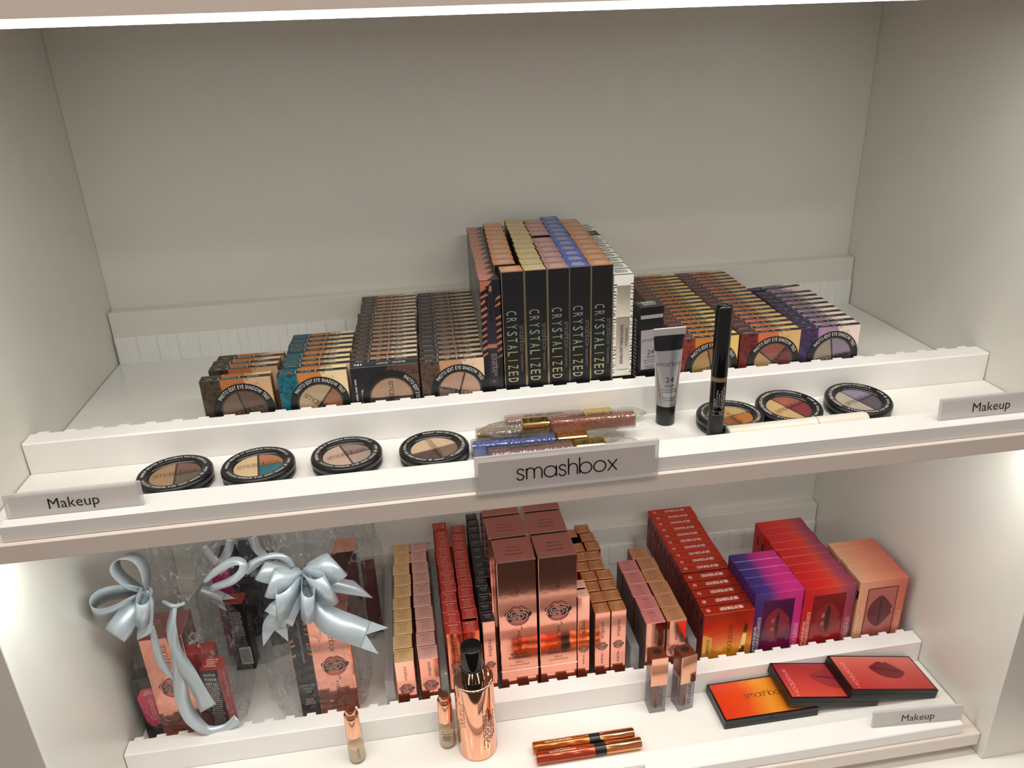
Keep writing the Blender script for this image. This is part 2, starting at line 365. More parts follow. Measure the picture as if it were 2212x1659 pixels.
# ================================================================= UPPER SHELF: eyeshadow trio boxes
TW, TT, TH = 0.0616, 0.0121, 0.0585
def trio_mat(name, dark, mid, light, seed):
    t = NT(name); x, y, z = t.obj()[:3]; dark, mid, light = lin(*dark), lin(*mid), lin(*light)
    n1 = t.noise(60, 5, 0.65); n2 = t.noise(260, 6, 0.75); n3 = t.noise(420, 4, 0.8)
    v = t.n('ShaderNodeTexVoronoi'); v.feature = 'DISTANCE_TO_EDGE'; t.t.links.new(t.tc.outputs['Object'], v.inputs['Vector']); v.inputs['Scale'].default_value = 330
    u = t.math('DIVIDE', x, TW); u = t.math('ADD', u, 0.5)
    d = t.math('ADD', u, t.math('MULTIPLY', t.math('SUBTRACT', n1, 0.5), 0.10))
    d = t.math('ADD', d, t.math('MULTIPLY', t.math('SUBTRACT', z, TH), 1.2))
    dk = t.mix(t.ramp(n2, [(0.36, (0,0,0)), (0.62, (1,1,1))]), tuple(c*0.22 for c in dark), tuple(min(1, c*1.25) for c in dark))
    md = t.mix(t.ramp(n3, [(0.3, (0,0,0)), (0.6, (1,1,1))]), tuple(c*0.72 for c in mid), mid)
    # crumbled edge of the light powder
    near = t.math('SUBTRACT', 1.0, t.math('MULTIPLY', t.math('ABSOLUTE', t.math('SUBTRACT', d, 0.70)), 7.0), clamp=True)
    crumb = t.math('MULTIPLY', t.step(n2, 0.56, 0.03), near)
    lt = t.mix(crumb, light, tuple(c*0.3 for c in mid))
    c = t.mix(t.step(d, 0.29, 0.01), dk, md); c = t.mix(t.step(t.math('ADD', d, t.math('MULTIPLY', t.math('SUBTRACT', n2, 0.5), 0.12)), 0.62, 0.01), c, lt)
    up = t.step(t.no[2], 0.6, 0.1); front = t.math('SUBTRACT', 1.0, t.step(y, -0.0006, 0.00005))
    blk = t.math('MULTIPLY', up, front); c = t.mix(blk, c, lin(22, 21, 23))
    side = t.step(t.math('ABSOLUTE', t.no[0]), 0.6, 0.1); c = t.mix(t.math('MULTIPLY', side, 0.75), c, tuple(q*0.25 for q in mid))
    t.set(Base_Color=c, Roughness=0.42); return t.m
def trio_lettering(title, names, tcol):
    m = MB(); z = TH+0.00012
    text(m, title, (0.002, 0.0028, z), X, Y, 0.0028, min(0.031, 0.0027*len(title)), 0)
    for cx, nm in zip((-0.0225, -0.0055, 0.0155), names): text(m, nm, (cx, -0.0034, z), X, Y, 0.0014, 0.00085*len(nm), 1)
    for cx in (-0.0145, 0.0032): m.add([(cx-0.0002,-0.0058,z),(cx+0.0002,-0.0058,z),(cx+0.0002,-0.0008,z),(cx-0.0002,-0.0008,z)], [(0,1,2,3)], 1)
    return m.mesh('lettering', [M(tcol[0], tcol[1]), WHITE])
def sector(R, a0, a1, gap, n=14):
    """pie piece a0..a1 degrees shrunk away from its straight edges"""
    am = math.radians((a0+a1)/2); half = math.radians((a1-a0)/2); off = gap/max(0.2, math.sin(half)) if half < 1.5 else gap
    cx, cz = off*math.cos(am), off*math.sin(am); pts = [(cx, cz)] if half < 1.5 else []
    sh = math.asin(min(0.9, gap/R))
    for i in range(n+1):
        a = math.radians(a0)+sh + (math.radians(a1-a0)-2*sh)*i/n; pts.append((R*math.cos(a), R*math.sin(a)))
    return pts
def pan_mat(rgb):
    k = 'powder_%d_%d_%d' % rgb
    if k not in _mc:
        t = NT(k); c = lin(*rgb); t.set(Base_Color=t.mix(t.noise(900, 3), tuple(q*0.85 for q in c), c), Roughness=0.55); t.bump(t.noise(1500, 2), 0.15, 0.0002); _mc[k] = t.m
    return _mc[k]
TRAYBLK = M('compact_tray', (58, 54, 52), 0.35)
def trio_front(root, pans, ang, dark=False):
    """ring window with the compact seen through it"""
    cx, cz, y = 0.0042, 0.0266, -TT/2
    R1, R0 = 0.0268, 0.0206
    m = MB(); n = 48; f = lambda r, a, yy: (cx+r*math.cos(a), yy, cz+r*math.sin(a))
    vs = []
    for i in range(n):
        a = 2*math.pi*i/n; vs += [f(R1,a,y-0.00005), f(R1,a,y-0.0005), f(R0,a,y-0.0005), f(R0,a,y-0.00005)]
    fs = []
    for i in range(n):
        j = (i+1) % n
        for k in range(3): fs.append((4*i+k, 4*j+k, 4*j+k+1, 4*i+k+1))
    m.add(vs, fs, 0, False); ring = m.build('window_ring', M('ring_black', (20,20,21), 0.35), root)
    m = MB(); m.add([f(R0+0.0003, 2*math.pi*i/n, y-0.0001) for i in range(n)], [tuple(range(n))], 0); m.build('compact_base', TRAYBLK, root)
    for (a0, a1), rgb in zip(((90, 270), (0, 90), (-90, 0)), pans):
        m = MB(); P = sector(0.0190, a0+ang, a1+ang, 0.0009)
        m.plate([(cx+p, y-0.00012, cz+q) for p, q in P], 0, 0.0002, (0,-1,0)); m.build('powder_pan', pan_mat(rgb), root)
    a = math.radians(ang); U = Vector((math.cos(a),0,math.sin(a))); V = Vector((-math.sin(a),0,math.cos(a)))
    m = MB(); arc_text(m, 'PHOTO EDIT EYE SHADOW TRIO', (cx, y-0.0006, cz), X, Zv, 0.0238, 0.0034, -58, 66, 0)
    m.build('ring_lettering', WHITE, ring)
    m = MB(); logo(m, (cx, y-0.00045, cz), U, V, 0.033, 0, 0.10); m.build('window_logo', BLACK, root)
    m = MB(); m.add([f(R0-0.0001, 2*math.pi*i/n, y-0.00042) for i in range(n)], [tuple(range(n))], 0); m.build('window_film', LID, root)
BROWN_T = ('title_brown', (58, 34, 22))
TRIO = {
 'brown': (((70,58,38),(186,112,58),(206,168,130)), 'SHOWMANCE', ('HUNGRY','UNADORNED BLING','HOLD MY GOLD'), ((126,98,76),(110,78,62),(92,80,60))),
 'teal': (((10,104,122),(206,132,66),(240,214,168)), 'ON LOCATION', ('ALL THE TEALS','GOLD DIGGER','POOL BOY'), ((206,180,140),(172,110,66),(16,110,122))),
 'nude': (((92,70,58),(206,156,118),(238,206,176)), 'NUDIE PIC: EXIF', ('GREY DAY','BARE','BARING IT ALL'), ((214,176,148),(148,122,108),(206,164,140))),
 'night': (((70,54,54),(176,132,108),(226,196,160)), 'NIGHT SHOOT', ('SMOKE BREAK','WAKE ME','VANILLA'), ((206,176,146),(86,66,60),(90,74,70))),
 'orange': (((140,52,32),(214,130,48),(232,196,112)), "IT'S FIRE", ('SPICED EMBERS','BURNT','PEARL'), ((196,156,92),(190,112,44),(120,48,36))),
 'red': (((112,34,36),(214,116,72),(222,178,120)), 'TAG ME', ('BURNED EMBER','BURNT CLAY','DESERT SAND'), ((204,164,112),(168,92,76),(124,40,44))),
 'purple': (((66,48,92),(176,140,176),(238,216,206)), 'BAEPOSE', ('DAZED','PIP MATCH','PEARLY PINK'), ((176,160,142),(158,140,164),(60,58,74)))}
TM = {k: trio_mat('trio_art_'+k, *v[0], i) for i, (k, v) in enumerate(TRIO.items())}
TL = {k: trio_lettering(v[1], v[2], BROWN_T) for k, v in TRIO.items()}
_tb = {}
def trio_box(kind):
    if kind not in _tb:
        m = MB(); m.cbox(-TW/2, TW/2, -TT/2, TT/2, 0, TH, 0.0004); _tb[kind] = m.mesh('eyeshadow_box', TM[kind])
    o = bpy.data.objects.new('eyeshadow_box', _tb[kind]); COL.objects.link(o)
    l = bpy.data.objects.new('lettering', TL[kind]); COL.objects.link(l); l.parent = o
    return o
DESC = {'brown': 'dark brown and copper', 'teal': 'teal, orange and cream', 'nude': 'taupe and pale peach', 'night': 'grey brown and beige',
        'orange': 'rust, orange and yellow', 'red': 'maroon, coral and tan', 'purple': 'deep purple and pale pink'}
def trio_row(kind, xl, ys, dx, ang, front_kind=None, xo=None):
    """file of boxes, one behind the other, behind the comb rail"""
    for i, y in enumerate(ys):
        k = front_kind if (i == 0 and front_kind) else kind
        o = trio_box(k); s = (y-ys[0])/0.2
        o.location = (xl+TW/2+dx*s+(xo[i] if xo else random.uniform(-0.0006, 0.0006)), y+TT/2, 0.0)
        o.rotation_euler = (0, 0, random.uniform(-0.008, 0.008))
        g = 'eyeshadow boxes in the %s file' % DESC[kind]
        if i == 0:
            trio_front(o, TRIO[k][3], ang)
            tag(o, '%s eyeshadow box heading its file, round window showing' % DESC[k] if not front_kind else 'taupe and peach eyeshadow box at the head of the grey brown file', 'box', g)
        else: tag(o, '%s eyeshadow box, %s in its file from the comb rail' % (DESC[kind], ORD[i]), 'box', g)
trio_row('brown', 0.1461, [-0.0222, 0.0020, 0.0148, 0.0276], 0, 13, None, [0, 0.0032, 0.0036, 0.0058])
trio_row('teal', 0.2129, [-0.0222, -0.0068, 0.0056, 0.0180, 0.0332, 0.0458, 0.0586, 0.0712], 0, -38, None, [0, 0.0024, 0.0016, 0.0020, 0.0030, 0.0026, 0.0034, 0.0040])

# the box ahead of the taupe file stands with its black back panel forward
def back_turned():
    m = MB(); m.cbox(-TW/2, TW/2, -TT/2, TT/2, 0, TH, 0.0004)
    t = NT('trio_art_back'); x, y, z = t.obj()[:3]; n = t.noise(240, 6, 0.75); n1 = t.noise(50, 4)
    art = t.mix(t.ramp(n, [(0.36,(0,0,0)),(0.62,(1,1,1))]), lin(40,28,26), lin(104,78,66))
    d = t.math('ADD', t.math('ADD', x, t.math('MULTIPLY', t.math('SUBTRACT', n1, 0.5), 0.02)), t.math('MULTIPLY', z, -0.25))
    c = t.mix(t.step(d, -0.012, 0.0004), lin(26,26,30), art); c = t.mix(t.step(t.no[2], 0.6, 0.1), c, lin(34,35,40)); c = t.mix(t.step(t.no[0], 0.6, 0.1), c, lin(34,30,30))
    t.set(Base_Color=c, Roughness=0.4)
    o = m.build('eyeshadow_box', t.m, None, (0.2775+TW/2, -0.0222+TT/2, 0), (0,0,-0.01))
    tag(o, 'black-fronted eyeshadow box turned sideways at the head of the taupe file', 'box', 'eyeshadow boxes in the taupe and pale peach file')
    cx, cz, yy = 0.0042, 0.0266, -TT/2
    trio_front(o, ((196,160,130),(120,96,84),(70,54,48)), -90)
    for c in list(o.children_recursive):
        if c.name.startswith(('ring_lettering', 'window_logo')): bpy.data.objects.remove(c)
    m = MB(); arc_text(m, 'PHOTO EDIT EYE SHADOW TRIO', (cx, yy-0.0006, cz), X, Zv, 0.0238, 0.0034, 32, 156, 0)
    m.build('ring_lettering', WHITE, o)
    m = MB(); logo(m, (cx, yy-0.00045, cz), DN, X, 0.033, 0, 0.10); m.build('window_logo', BLACK, o)
    m = MB(); text(m, 'NIGHT SHOOT', (-0.0215, yy-0.0002, 0.028), DN, X, 0.0028, 0.017, 0); greek(m, (-0.0272, yy-0.0002, 0.032), DN, X, 0.036, 0.0026, 1, 1, 5)
    m.build('panel_lettering', [WHITE, GREY_P], o)
    m = MB(); z = TH+0.00012; text(m, 'BLEND - SNAP!', (0.006, 0.0004, z), -X, -Y, 0.0034, 0.026, 0)
    for k in range(3): m.box(-0.0272+k*0.0026, -0.0256+k*0.0026, -0.0008-0.001*(k%2), 0.0022, z-0.00002, z)
    m.build('lettering', [WHITE], o)
back_turned()
def tail_row():
    for i in range(17):
        o = trio_box('nude'); y = -0.0096+i*0.01228
        o.location = (0.2775+TW/2+0.0045*i/16+random.uniform(-0.0007,0.0007)+(0.0015 if i > 11 else 0), y+TT/2, 0.0); o.rotation_euler = (0,0,random.uniform(-0.006,0.006))
        tag(o, 'taupe and pale peach eyeshadow trio box, %s behind the black-fronted box' % ORD[i], 'box', 'eyeshadow boxes in the taupe and pale peach file')
tail_row()
trio_row('night', 0.3404, [-0.0222+i*0.01290 for i in range(17)], 0.0065, 163, 'nude')
trio_row('orange', 0.5860, [-0.0222+i*0.01290 for i in range(17)], 0.0110, 13)
trio_row('red', 0.6488, [-0.0222+i*0.01290 for i in range(17)], 0.0105, 50)
trio_row('purple', 0.7114, [-0.0222+i*0.01385 for i in range(9)], 0.0150, 10)
o = trio_box('purple'); o.location = (0.7480, 0.1150, 0); o.rotation_euler = (0,0,0.12)
tag(o, 'deep purple and pale pink eyeshadow box standing askew behind its file', 'box', 'eyeshadow boxes in the deep purple and pale pink file')

# ================================================================= UPPER SHELF: tall boxes in the middle
def pbox(name, w, d, h, mats, fm):
    """carton mesh, origin at base centre, fm(normal) -> material index"""
    m = MB(); m.cbox(-w/2, w/2, -d/2, d/2, 0, h, min(0.0005, w*0.03)); me = m.mesh(name, mats)
    for p in me.polygons: p.material_index = fm(p.normal)
    return me
def inst(name, me, parent=None):
    o = bpy.data.objects.new(name, me); COL.objects.link(o); o.parent = parent; return o
def files(proto, n, xl, w, ys, dx, z, lab, catg, group, xo=None, jit=0.0005, lean=None):
    """proto (with parts) set up n times in a file; lab(i) gives each its label"""
    for i in range(n):
        o = proto if i == 0 else copy_tree(proto)
        s = (ys[i]-ys[0])/0.2
        o.location = (xl+w/2+dx*s+(xo[i] if xo else random.uniform(-jit, jit)), ys[i], z); o.rotation_euler = (lean[i] if lean else 0, 0, random.uniform(-0.012, 0.012) if i else 0)
        tag(o, lab(i), catg, group)
topm = lambda n: 1 if n.z > 0.7 else (2 if abs(n.x) > 0.7 else 0)
HOLO = NT('holographic_print'); _x = HOLO.obj(); HOLO.set(Base_Color=HOLO.ramp(HOLO.math('FRACT', HOLO.math('MULTIPLY', _x[2], 9.0)), [(0, lin(214,206,190)), (0.35, lin(206,196,160)), (0.6, lin(168,196,150)), (0.85, lin(170,170,172)), (1, lin(214,206,190))]), Metallic=0.6, Roughness=0.3); HOLO = HOLO.m
GRYP = M('silver_print', (150,148,150), 0.35, 0.5)
CW, CH = 0.0200, 0.137
CARD = M('black_card', (17,18,20), 0.42)
EDGE = M('foil_edge', (186,170,130), 0.25, 0.8)
def gloss_box(top):
    me = pbox('lip_gloss_box', CW, CW, CH, [CARD, top, M('card_side', (84,72,54), 0.4, 0.3)], topm)
    o = inst('lip_gloss_box', me)
    y = -CW/2-0.00015
    m = MB(); spaced(m, 'CRYSTALIZED', (-0.0022, y, 0.0655), DN, X, 0.0092, 0.070, 0.62); m.build('title', HOLO, o)
    m = MB(); logo(m, (0.0064, y, 0.0735), DN, X, 0.0255, 0, 0.10); text(m, 'THE HOODWITCH', (0.0062, y, 0.0495), DN, X, 0.0019, 0.017, 0)
    m.add([(0.0066,y,0.0590),(0.0072,y,0.0590),(0.0072,y,0.0596),(0.0066,y,0.0596)], [(0,1,2,3)], 0); m.build('lettering', GRYP, o)
    m = MB(); greek(m, (0, 0, CH+0.00012), X, Y, 0.014, 0.012, 5, 0, 3); m.build('top_lettering', M('pale_print', (226,206,190)), o)
    m = MB()
    for sx in (-1, 1): m.box(sx*CW/2-0.0004, sx*CW/2+0.0002, -CW/2-0.0001, -CW/2+0.0003, 0.0005, CH-0.0005)
    m.box(-CW/2, CW/2, -CW/2-0.0002, -CW/2+0.0002, CH-0.0003, CH+0.0001); m.build('foil_edge', EDGE, o)
    return o
def foil_top(name, rgb):
    t = NT(name); c = lin(*rgb); t.set(Base_Color=t.mix(t.noise(500, 3), tuple(q*0.9 for q in c), c), Metallic=0.25, Roughness=0.38); return t.m
cols = [('peach', (222,150,104), 0.4186, 10, 0.0), ('gold', (222,196,136), 0.4394, 11, 0), ('pink', (198,140,140), 0.4602, 10, 0), ('blue', (70,104,196), 0.4806, 11, 0), ('copper', (216,146,98), 0.5010, 10, 0)]
for nm, rgb, xl, n, _ in cols:
    p = gloss_box(foil_top('foil_top_'+nm, rgb))
    ys = [-0.0222+CW/2+i*(0.0204 if n == 10 else 0.02035) for i in range(n)]
    xo = None
    if nm == 'peach': ys = [ys[0]] + [y+0.006 for y in ys[1:]]; xo = [0] + [-0.0046]*(n-1)
    if nm == 'pink': ys = ys[:6] + [y+0.010 for y in ys[6:]]
    if nm == 'blue': ys = ys[:9] + [y+0.0008 for y in ys[9:]]
    names = {'peach': 'peach', 'gold': 'pale gold', 'pink': 'dusty pink', 'blue': 'bright blue', 'copper': 'copper'}
    files(p, n, xl, CW, ys, 0.0135, 0.0, (lambda i, nm=nm: 'black lip gloss box with %s top, %s' % (names[nm], 'heading its file at the comb rail' if i == 0 else ORD[i]+' in its file from the comb rail')), 'box', 'black boxes with %s tops' % names[nm], xo)
# brow pencil boxes, striped terracotta and black
PW, PH = 0.0181, 0.1313
TERRA = M('terracotta_print', (168,104,78), 0.4)
def pencil_box():
    t = NT('brow_box_card'); x, y, z = t.obj()[:3]; n = t.noise(70, 3)
    d = t.math('ADD', x, t.math('MULTIPLY', t.math('SUBTRACT', n, 0.5), 0.006)); d = t.math('ADD', d, t.math('MULTIPLY', y, -0.5))
    t.set(Base_Color=t.mix(t.math('MULTIPLY', t.step(t.no[2], 0.6, 0.1), t.math('SUBTRACT', 1.0, t.step(d, 0.0025, 0.0002))), lin(26,24,32), lin(176,112,90)), Roughness=0.3)
    m = MB(); m.cbox(-PW/2, PW/2, -PW/2, PW/2, 0, PH, 0.0004); o = m.build('brow_pencil_box', t.m); yf = -PW/2-0.0001
    m = MB(); r = random.Random(4)
    for i in range(11):
        for sx in (-1, 1):
            z0 = 0.058+i*0.0062; a = r.uniform(0.0045, 0.0072) ; b = r.uniform(0.0020, 0.0034)
            if r.random() < 0.15: continue
            q = [(sx*PW/2*0.985, z0), (sx*PW/2*0.985, z0+b), (sx*(PW/2-a*0.8), z0+b+0.0028*(-sx)), (sx*(PW/2-a), z0+0.0004+0.0028*(-sx))]
            if sx > 0: q = q[::-1]
            m.add([(px, yf, pz) for px, pz in q], [(0,1,2,3)], 0)
    m.add([(-PW/2*.98,yf,PH-0.001),(-PW/2*.98,yf,PH-0.008),(-0.001,yf,PH-0.005),(0.002,yf,PH-0.001)], [(0,1,2,3)], 0)
    m.build('stripe_print', TERRA, o)
    m = MB(); y2 = yf-0.0001
    m.plate([(-0.0042,y2,0.029),(0.0042,y2,0.029),(0.0042,y2,0.092),(0.0026,y2,0.105),(0.0017,y2,0.121),(-0.0017,y2,0.121),(-0.0026,y2,0.105),(-0.0042,y2,0.092)], 0, 0.0002, (0,-1,0))
    m.plate([(-0.0014,y2-0.0001,0.1205),(0.0014,y2-0.0001,0.1205),(0.0014,y2-0.0001,0.1255),(-0.0006,y2-0.0001,0.1255)], 1, 0.0002, (0,-1,0)); m.plate([(-0.0043,y2-0.0002,0.0665),(0.0043,y2-0.0002,0.0665),(0.0043,y2-0.0002,0.0705),(-0.0043,y2-0.0002,0.0705)], 1, 0.0001, (0,-1,0))
    m.plate([(-0.002,y2-0.0001,0.092),(0.002,y2-0.0001,0.092),(0.0012,y2-0.0001,0.118),(-0.0012,y2-0.0001,0.118)], 2, 0.0002, (0,-1,0)); m.build('pencil_picture', [M('pencil_violet_black', (44,38,50), 0.3), TERRA, BLACK], o)
    m = MB(); y3 = y2-0.0004
    text(m, 'PENCIL', (0, y3, 0.0685), X, Zv, 0.0018, 0.006); logo(m, (0.0018, y3, 0.050), DN, X, 0.0225, 0, 0.1); text(m, 'BROW TECH TO GO', (-0.0008, y3, 0.0515), DN, X, 0.0013, 0.018); text(m, 'GEL', (0, y3, 0.0335), X, Zv, 0.0015, 0.0026)
    text(m, 'BROW TECH', (0, yf-0.0001, 0.0205), X, Zv, 0.0022, 0.0105); text(m, 'TO GO', (0, yf-0.0001, 0.0168), X, Zv, 0.0022, 0.0055)
    greek(m, (-PW/2-0.00012, 0, 0.07), DN, -Y, 0.10, 0.013, 7, 0, 9); greek(m, (0, 0.0, PH+0.0001), X, Y, 0.0, 0.0, 0); m.build('lettering', GREY_P, o)
    return o
files(pencil_box(), 12, 0.3992, PW, [-0.0222+PW/2+i*0.01835 for i in range(12)], 0.0095, 0.0, lambda i: 'black and terracotta striped brow pencil box, ' + ('heading its file at the comb rail' if i == 0 else ORD[i]+' in its file from the comb rail'), 'box', 'brow pencil boxes')
# lash primer boxes, white with black strokes
LW, LH = 0.0188, 0.127
def lash_box(black=False):
    m = MB(); m.cbox(-LW/2, LW/2, -LW/2, LW/2, 0, LH, 0.0005); yf = -LW/2-0.0001
    o = m.build('lash_primer_box', BLACK if black else M('white_card', (236,232,224), 0.4))
    m = MB(); r = random.Random(11); z = LH+0.0001
    greek(m, (0, 0.001, z), X, Y, 0.013, 0.011, 5, 0, 4); m.build('top_lettering', GREY_P if black else M('dark_print', (70,68,66)), o)
    m = MB(); m.box(-LW/2, LW/2, -LW/2-0.0002, -LW/2+0.0006, LH-0.0002, LH+0.0001)
    for i in range(30):
        z0 = 0.030+i*0.0030
        for sx in (-1, 1):
            l = r.uniform(0.0016, 0.0032); t = r.uniform(0.0004, 0.0011); dz = r.uniform(-0.0015, 0.0015)
            q = [(sx*LW/2, z0), (sx*LW/2, z0+t), (sx*(LW/2-l), z0+dz+t), (sx*(LW/2-l), z0+dz)]
            if sx < 0: q = q[::-1]
            m.add([(px, yf, pz) for px, pz in (q if sx < 0 else q[::-1])], [(0,1,2,3)], 0)
            q3 = [(sx*(LW/2+0.0001), -LW/2+0.001+0.004*((i*7) % 4)/4, z0), (sx*(LW/2+0.0001), LW/2-0.002-0.004*((i*5) % 3)/3, z0+dz), (sx*(LW/2+0.0001), LW/2-0.002-0.004*((i*5) % 3)/3, z0+dz+t), (sx*(LW/2+0.0001), -LW/2+0.001+0.004*((i*7) % 4)/4, z0+t)]
            m.add(q3, [(0,1,2,3)], 0)
    m.plate([(-LW/2*.99,yf,0.0005),(LW/2*.99,yf,0.0005),(LW/2*.99,yf,0.0270),(-LW/2*.99,yf,0.0270)], 0, 0.00005, (0,-1,0)); m.build('stroke_print', BLACK, o)
    return o
p = lash_box(); yf = -LW/2-0.0002
m = MB(); Q = []
for i in range(13): Q.append((-0.0064*math.cos(math.pi*i/12), yf-0.0010*math.sin(math.pi*i/12)))
for z0, z1 in ((0.0345, 0.0855), (0.0862, 0.1165)):
    vs = [(a, b, z0) for a, b in Q] + [(a, b, z1) for a, b in Q]; k = len(Q); m.add(vs, [(i, i+1, i+1+k, i+k) for i in range(k-1)] + [tuple(range(k, 2*k))[::-1]], 0, True)
m.build('tube_picture', M('cream_tube', (224,216,200), 0.35), p)
m = MB(); logo(m, (0.0032, yf-0.0012, 0.0665), DN, X, 0.018, 0, 0.12); text(m, 'PHOTO FINISH LASH PRIMER', (-0.0014, yf-0.0013, 0.0590), DN, X, 0.0030, 0.0390); m.build('lettering', BLACK, p)
m = MB(); text(m, 'PHOTO', (0, yf-0.0001, 0.0215), X, Zv, 0.0020, 0.0060); m.build('band_lettering', WHITE, p)
ys = [-0.0222+LW/2+i*0.0199 for i in range(11)]
for i in range(11):
    o = p if i == 0 else lash_box(i == 8)
    o.location = (0.5216+LW/2+0.0125*i/10+random.uniform(-.0004,.0004), ys[i], 0); o.rotation_euler = (0,0,random.uniform(-0.02,0.02) if i else 0)
    tag(o, 'black-topped box standing among the white lash primer boxes' if i == 8 else 'white lash primer box with black strokes, '+('heading its file at the comb rail' if i == 0 else ORD[i]+' in its file from the comb rail'), 'box', 'lash primer boxes')
# shadow primer box
BW, BD, BH = 0.0245, 0.0180, 0.0930
o = inst('primer_box', pbox('primer_box', BW, BD, BH, [BLACKPL], lambda n: 0)); o.location = (0.5590, -0.0100, 0); o.rotation_euler = (0,0,0.10)
tag(o, 'black primer box with a silver tube picture beside the white boxes', 'box')
yf = -BD/2-0.00012
m = MB(); SILV = M('silver_picture', (176,168,178), 0.4, 0.3)
m.plate([(-0.0095,yf,0.030),(0.0095,yf,0.030),(0.0105,yf,0.070),(-0.0105,yf,0.070)], 0, 0.0001, (0,-1,0)); m.plate([(-0.0112,yf,0.0812),(0.0112,yf,0.0812),(0.0112,yf,0.0848),(-0.0112,yf,0.0848)], 0, 0.0001, (0,-1,0)); m.build('tube_picture', SILV, o)
m = MB(); y2 = yf-0.0002; logo(m, (0, y2, 0.0595), X, Zv, 0.0185, 0, 0.11); text(m, '24', (0, y2, 0.0475), X, Zv, 0.0045, 0.0070); text(m, 'HOUR', (0, y2, 0.0425), X, Zv, 0.0026, 0.0080); text(m, 'PHOTO FINISH', (0, y2, 0.0390), X, Zv, 0.0015, 0.0130); text(m, 'SHADOW PRIMER', (0, y2, 0.0367), X, Zv, 0.0013, 0.0130); text(m, 'BASE OMBRE A', (0, y2, 0.0335), X, Zv, 0.0012, 0.0110); text(m, 'PAUPIERES', (0, y2, 0.0315), X, Zv, 0.0012, 0.0090); m.build('lettering', BLACK, o)
m = MB(); greek(m, (0, 0.0035, BH+0.0001), X, Y, 0.018, 0.005, 3, 0, 8); text(m, 'BASE OMBRE', (0, -0.0008, BH+0.0001), -X, -Y, 0.0018, 0.013); text(m, 'A PAUPIERES', (0, -0.0038, BH+0.0001), -X, -Y, 0.0018, 0.013); greek(m, (-BW/2-0.0001, 0, 0.05), -Y, Zv, 0.008, 0.06, 16, 0, 5); m.build('box_lettering', WHITE, o)

# ================================================================= UPPER SHELF: testers on the front strip
FZ = BT+0.0008
RING = M('compact_black', (22,22,24), 0.32)
def compact(x, y, pans, rot, tilt, label):
    """round black compact: stepped body, clear lid over three pans, lettered rim"""
    o = empty('eyeshadow_compact', (x, y, FZ), label, 'compact', 'open-lid eyeshadow testers'); o.rotation_euler = (tilt, 0, 0)
    R = 0.0300; H = 0.0128
    m = MB(); m.lathe([(R-0.0035,0.0),(R-0.0012,0.0006),(R-0.0004,0.0018),(R-0.0004,0.0052),(R-0.0010,0.0056)], 72); m.build('base', RING, o)
    m = MB(); m.lathe([(R-0.0010,0.0058),(R,0.0062),(R,0.0106),(R-0.0008,0.0121),(R-0.0024,0.0128),(R-0.0032,0.0124),(0.0222,0.0124),(0.0216,0.0120),(0.0212,0.0108)], 72, cap=False); rim = m.build('lid_rim', RING, o)
    m = MB(); m.lathe([(0.0214,0.0082),(0.0001,0.0082)], 48, cap=False, smooth=False); m.build('pan_tray', TRAYBLK, o)
    for (a0, a1), rgb in zip(((90,270),(0,90),(-90,0)), pans):
        m = MB(); m.prism(sector(0.0200, a0+rot, a1+rot, 0.0009), 0.0082, 0.0094); m.build('powder_pan', pan_mat(rgb), o)
    m = MB(); m.lathe([(0.0213,0.0110),(0.0001,0.0111)], 48, cap=False); lid = m.build('clear_lid', LID, o)
    a = math.radians(rot); U = Vector((math.cos(a), math.sin(a), 0)); V = Vector((-math.sin(a), math.cos(a), 0))
    m = MB(); arc_text(m, 'MAKEUP CREATED AT SMASHBOX PHOTO STUDIOS L.A.', (0,0,0.01255), U, V, 0.0250, 0.0025, -92, 78)
    arc_text(m, '67MM  @  ZOOM  LENS  EF-S  18-135mm  1:3.5-5.6 IS', (0,0,0.01255), U, V, 0.0250, 0.0020, 92, 255, inward=False); m.build('rim_lettering', WHITE, rim)
    m = MB(); logo(m, (0,0,0.01125), U, V, 0.034, 0, 0.10); m.build('lid_logo', M('dark_red_print', (62,22,20)), lid)
    m = MB()
    for i in range(9):
        a = math.radians(-90-22+i*5.5); b = math.radians(-90-22+(i+1)*5.5); r0 = R-0.0006; r1 = R+0.0001
        if i < 8: m.add([(r1*math.cos(a), r1*math.sin(a), 0.0012),(r1*math.cos(b), r1*math.sin(b), 0.0012),(r1*math.cos(b), r1*math.sin(b), 0.0050),(r1*math.cos(a), r1*math.sin(a), 0.0050)], [(0,1,2,3)], 0, True)
    m.build('latch', BLACKGL, o)
    return o
compact(0.1325, -0.0925, ((176,140,104),(126,86,70),(104,94,70)), 9, 0, 'black round compact with tan, brown and olive eyeshadows')
compact(0.1990, -0.0920, ((226,196,152),(184,120,74),(22,110,124)), 9, 0, 'black round compact with cream, copper and teal eyeshadows')
compact(0.2715, -0.0885, ((206,176,158),(150,124,112),(176,154,142)), 20, 0, 'black round compact with pink beige and taupe eyeshadows')
compact(0.3455, -0.0930, ((222,190,156),(130,104,84),(86,66,58)), -72, 0, 'black round compact with peach and two dark brown eyeshadows')
compact(0.6135, -0.0885, ((206,172,108),(192,118,44),(150,84,40)), -75, 0, 'black round compact with yellow and orange eyeshadows behind the brow pencil')
compact(0.6722, -0.0830, ((212,176,118),(170,88,74),(136,34,38)), 25, 0.10, 'black round compact with cream, coral and deep red eyeshadows')
compact(0.7415, -0.0820, ((190,176,158),(150,138,160),(92,80,92)), 22, 0.10, 'black round compact with ivory and lilac grey eyeshadows')
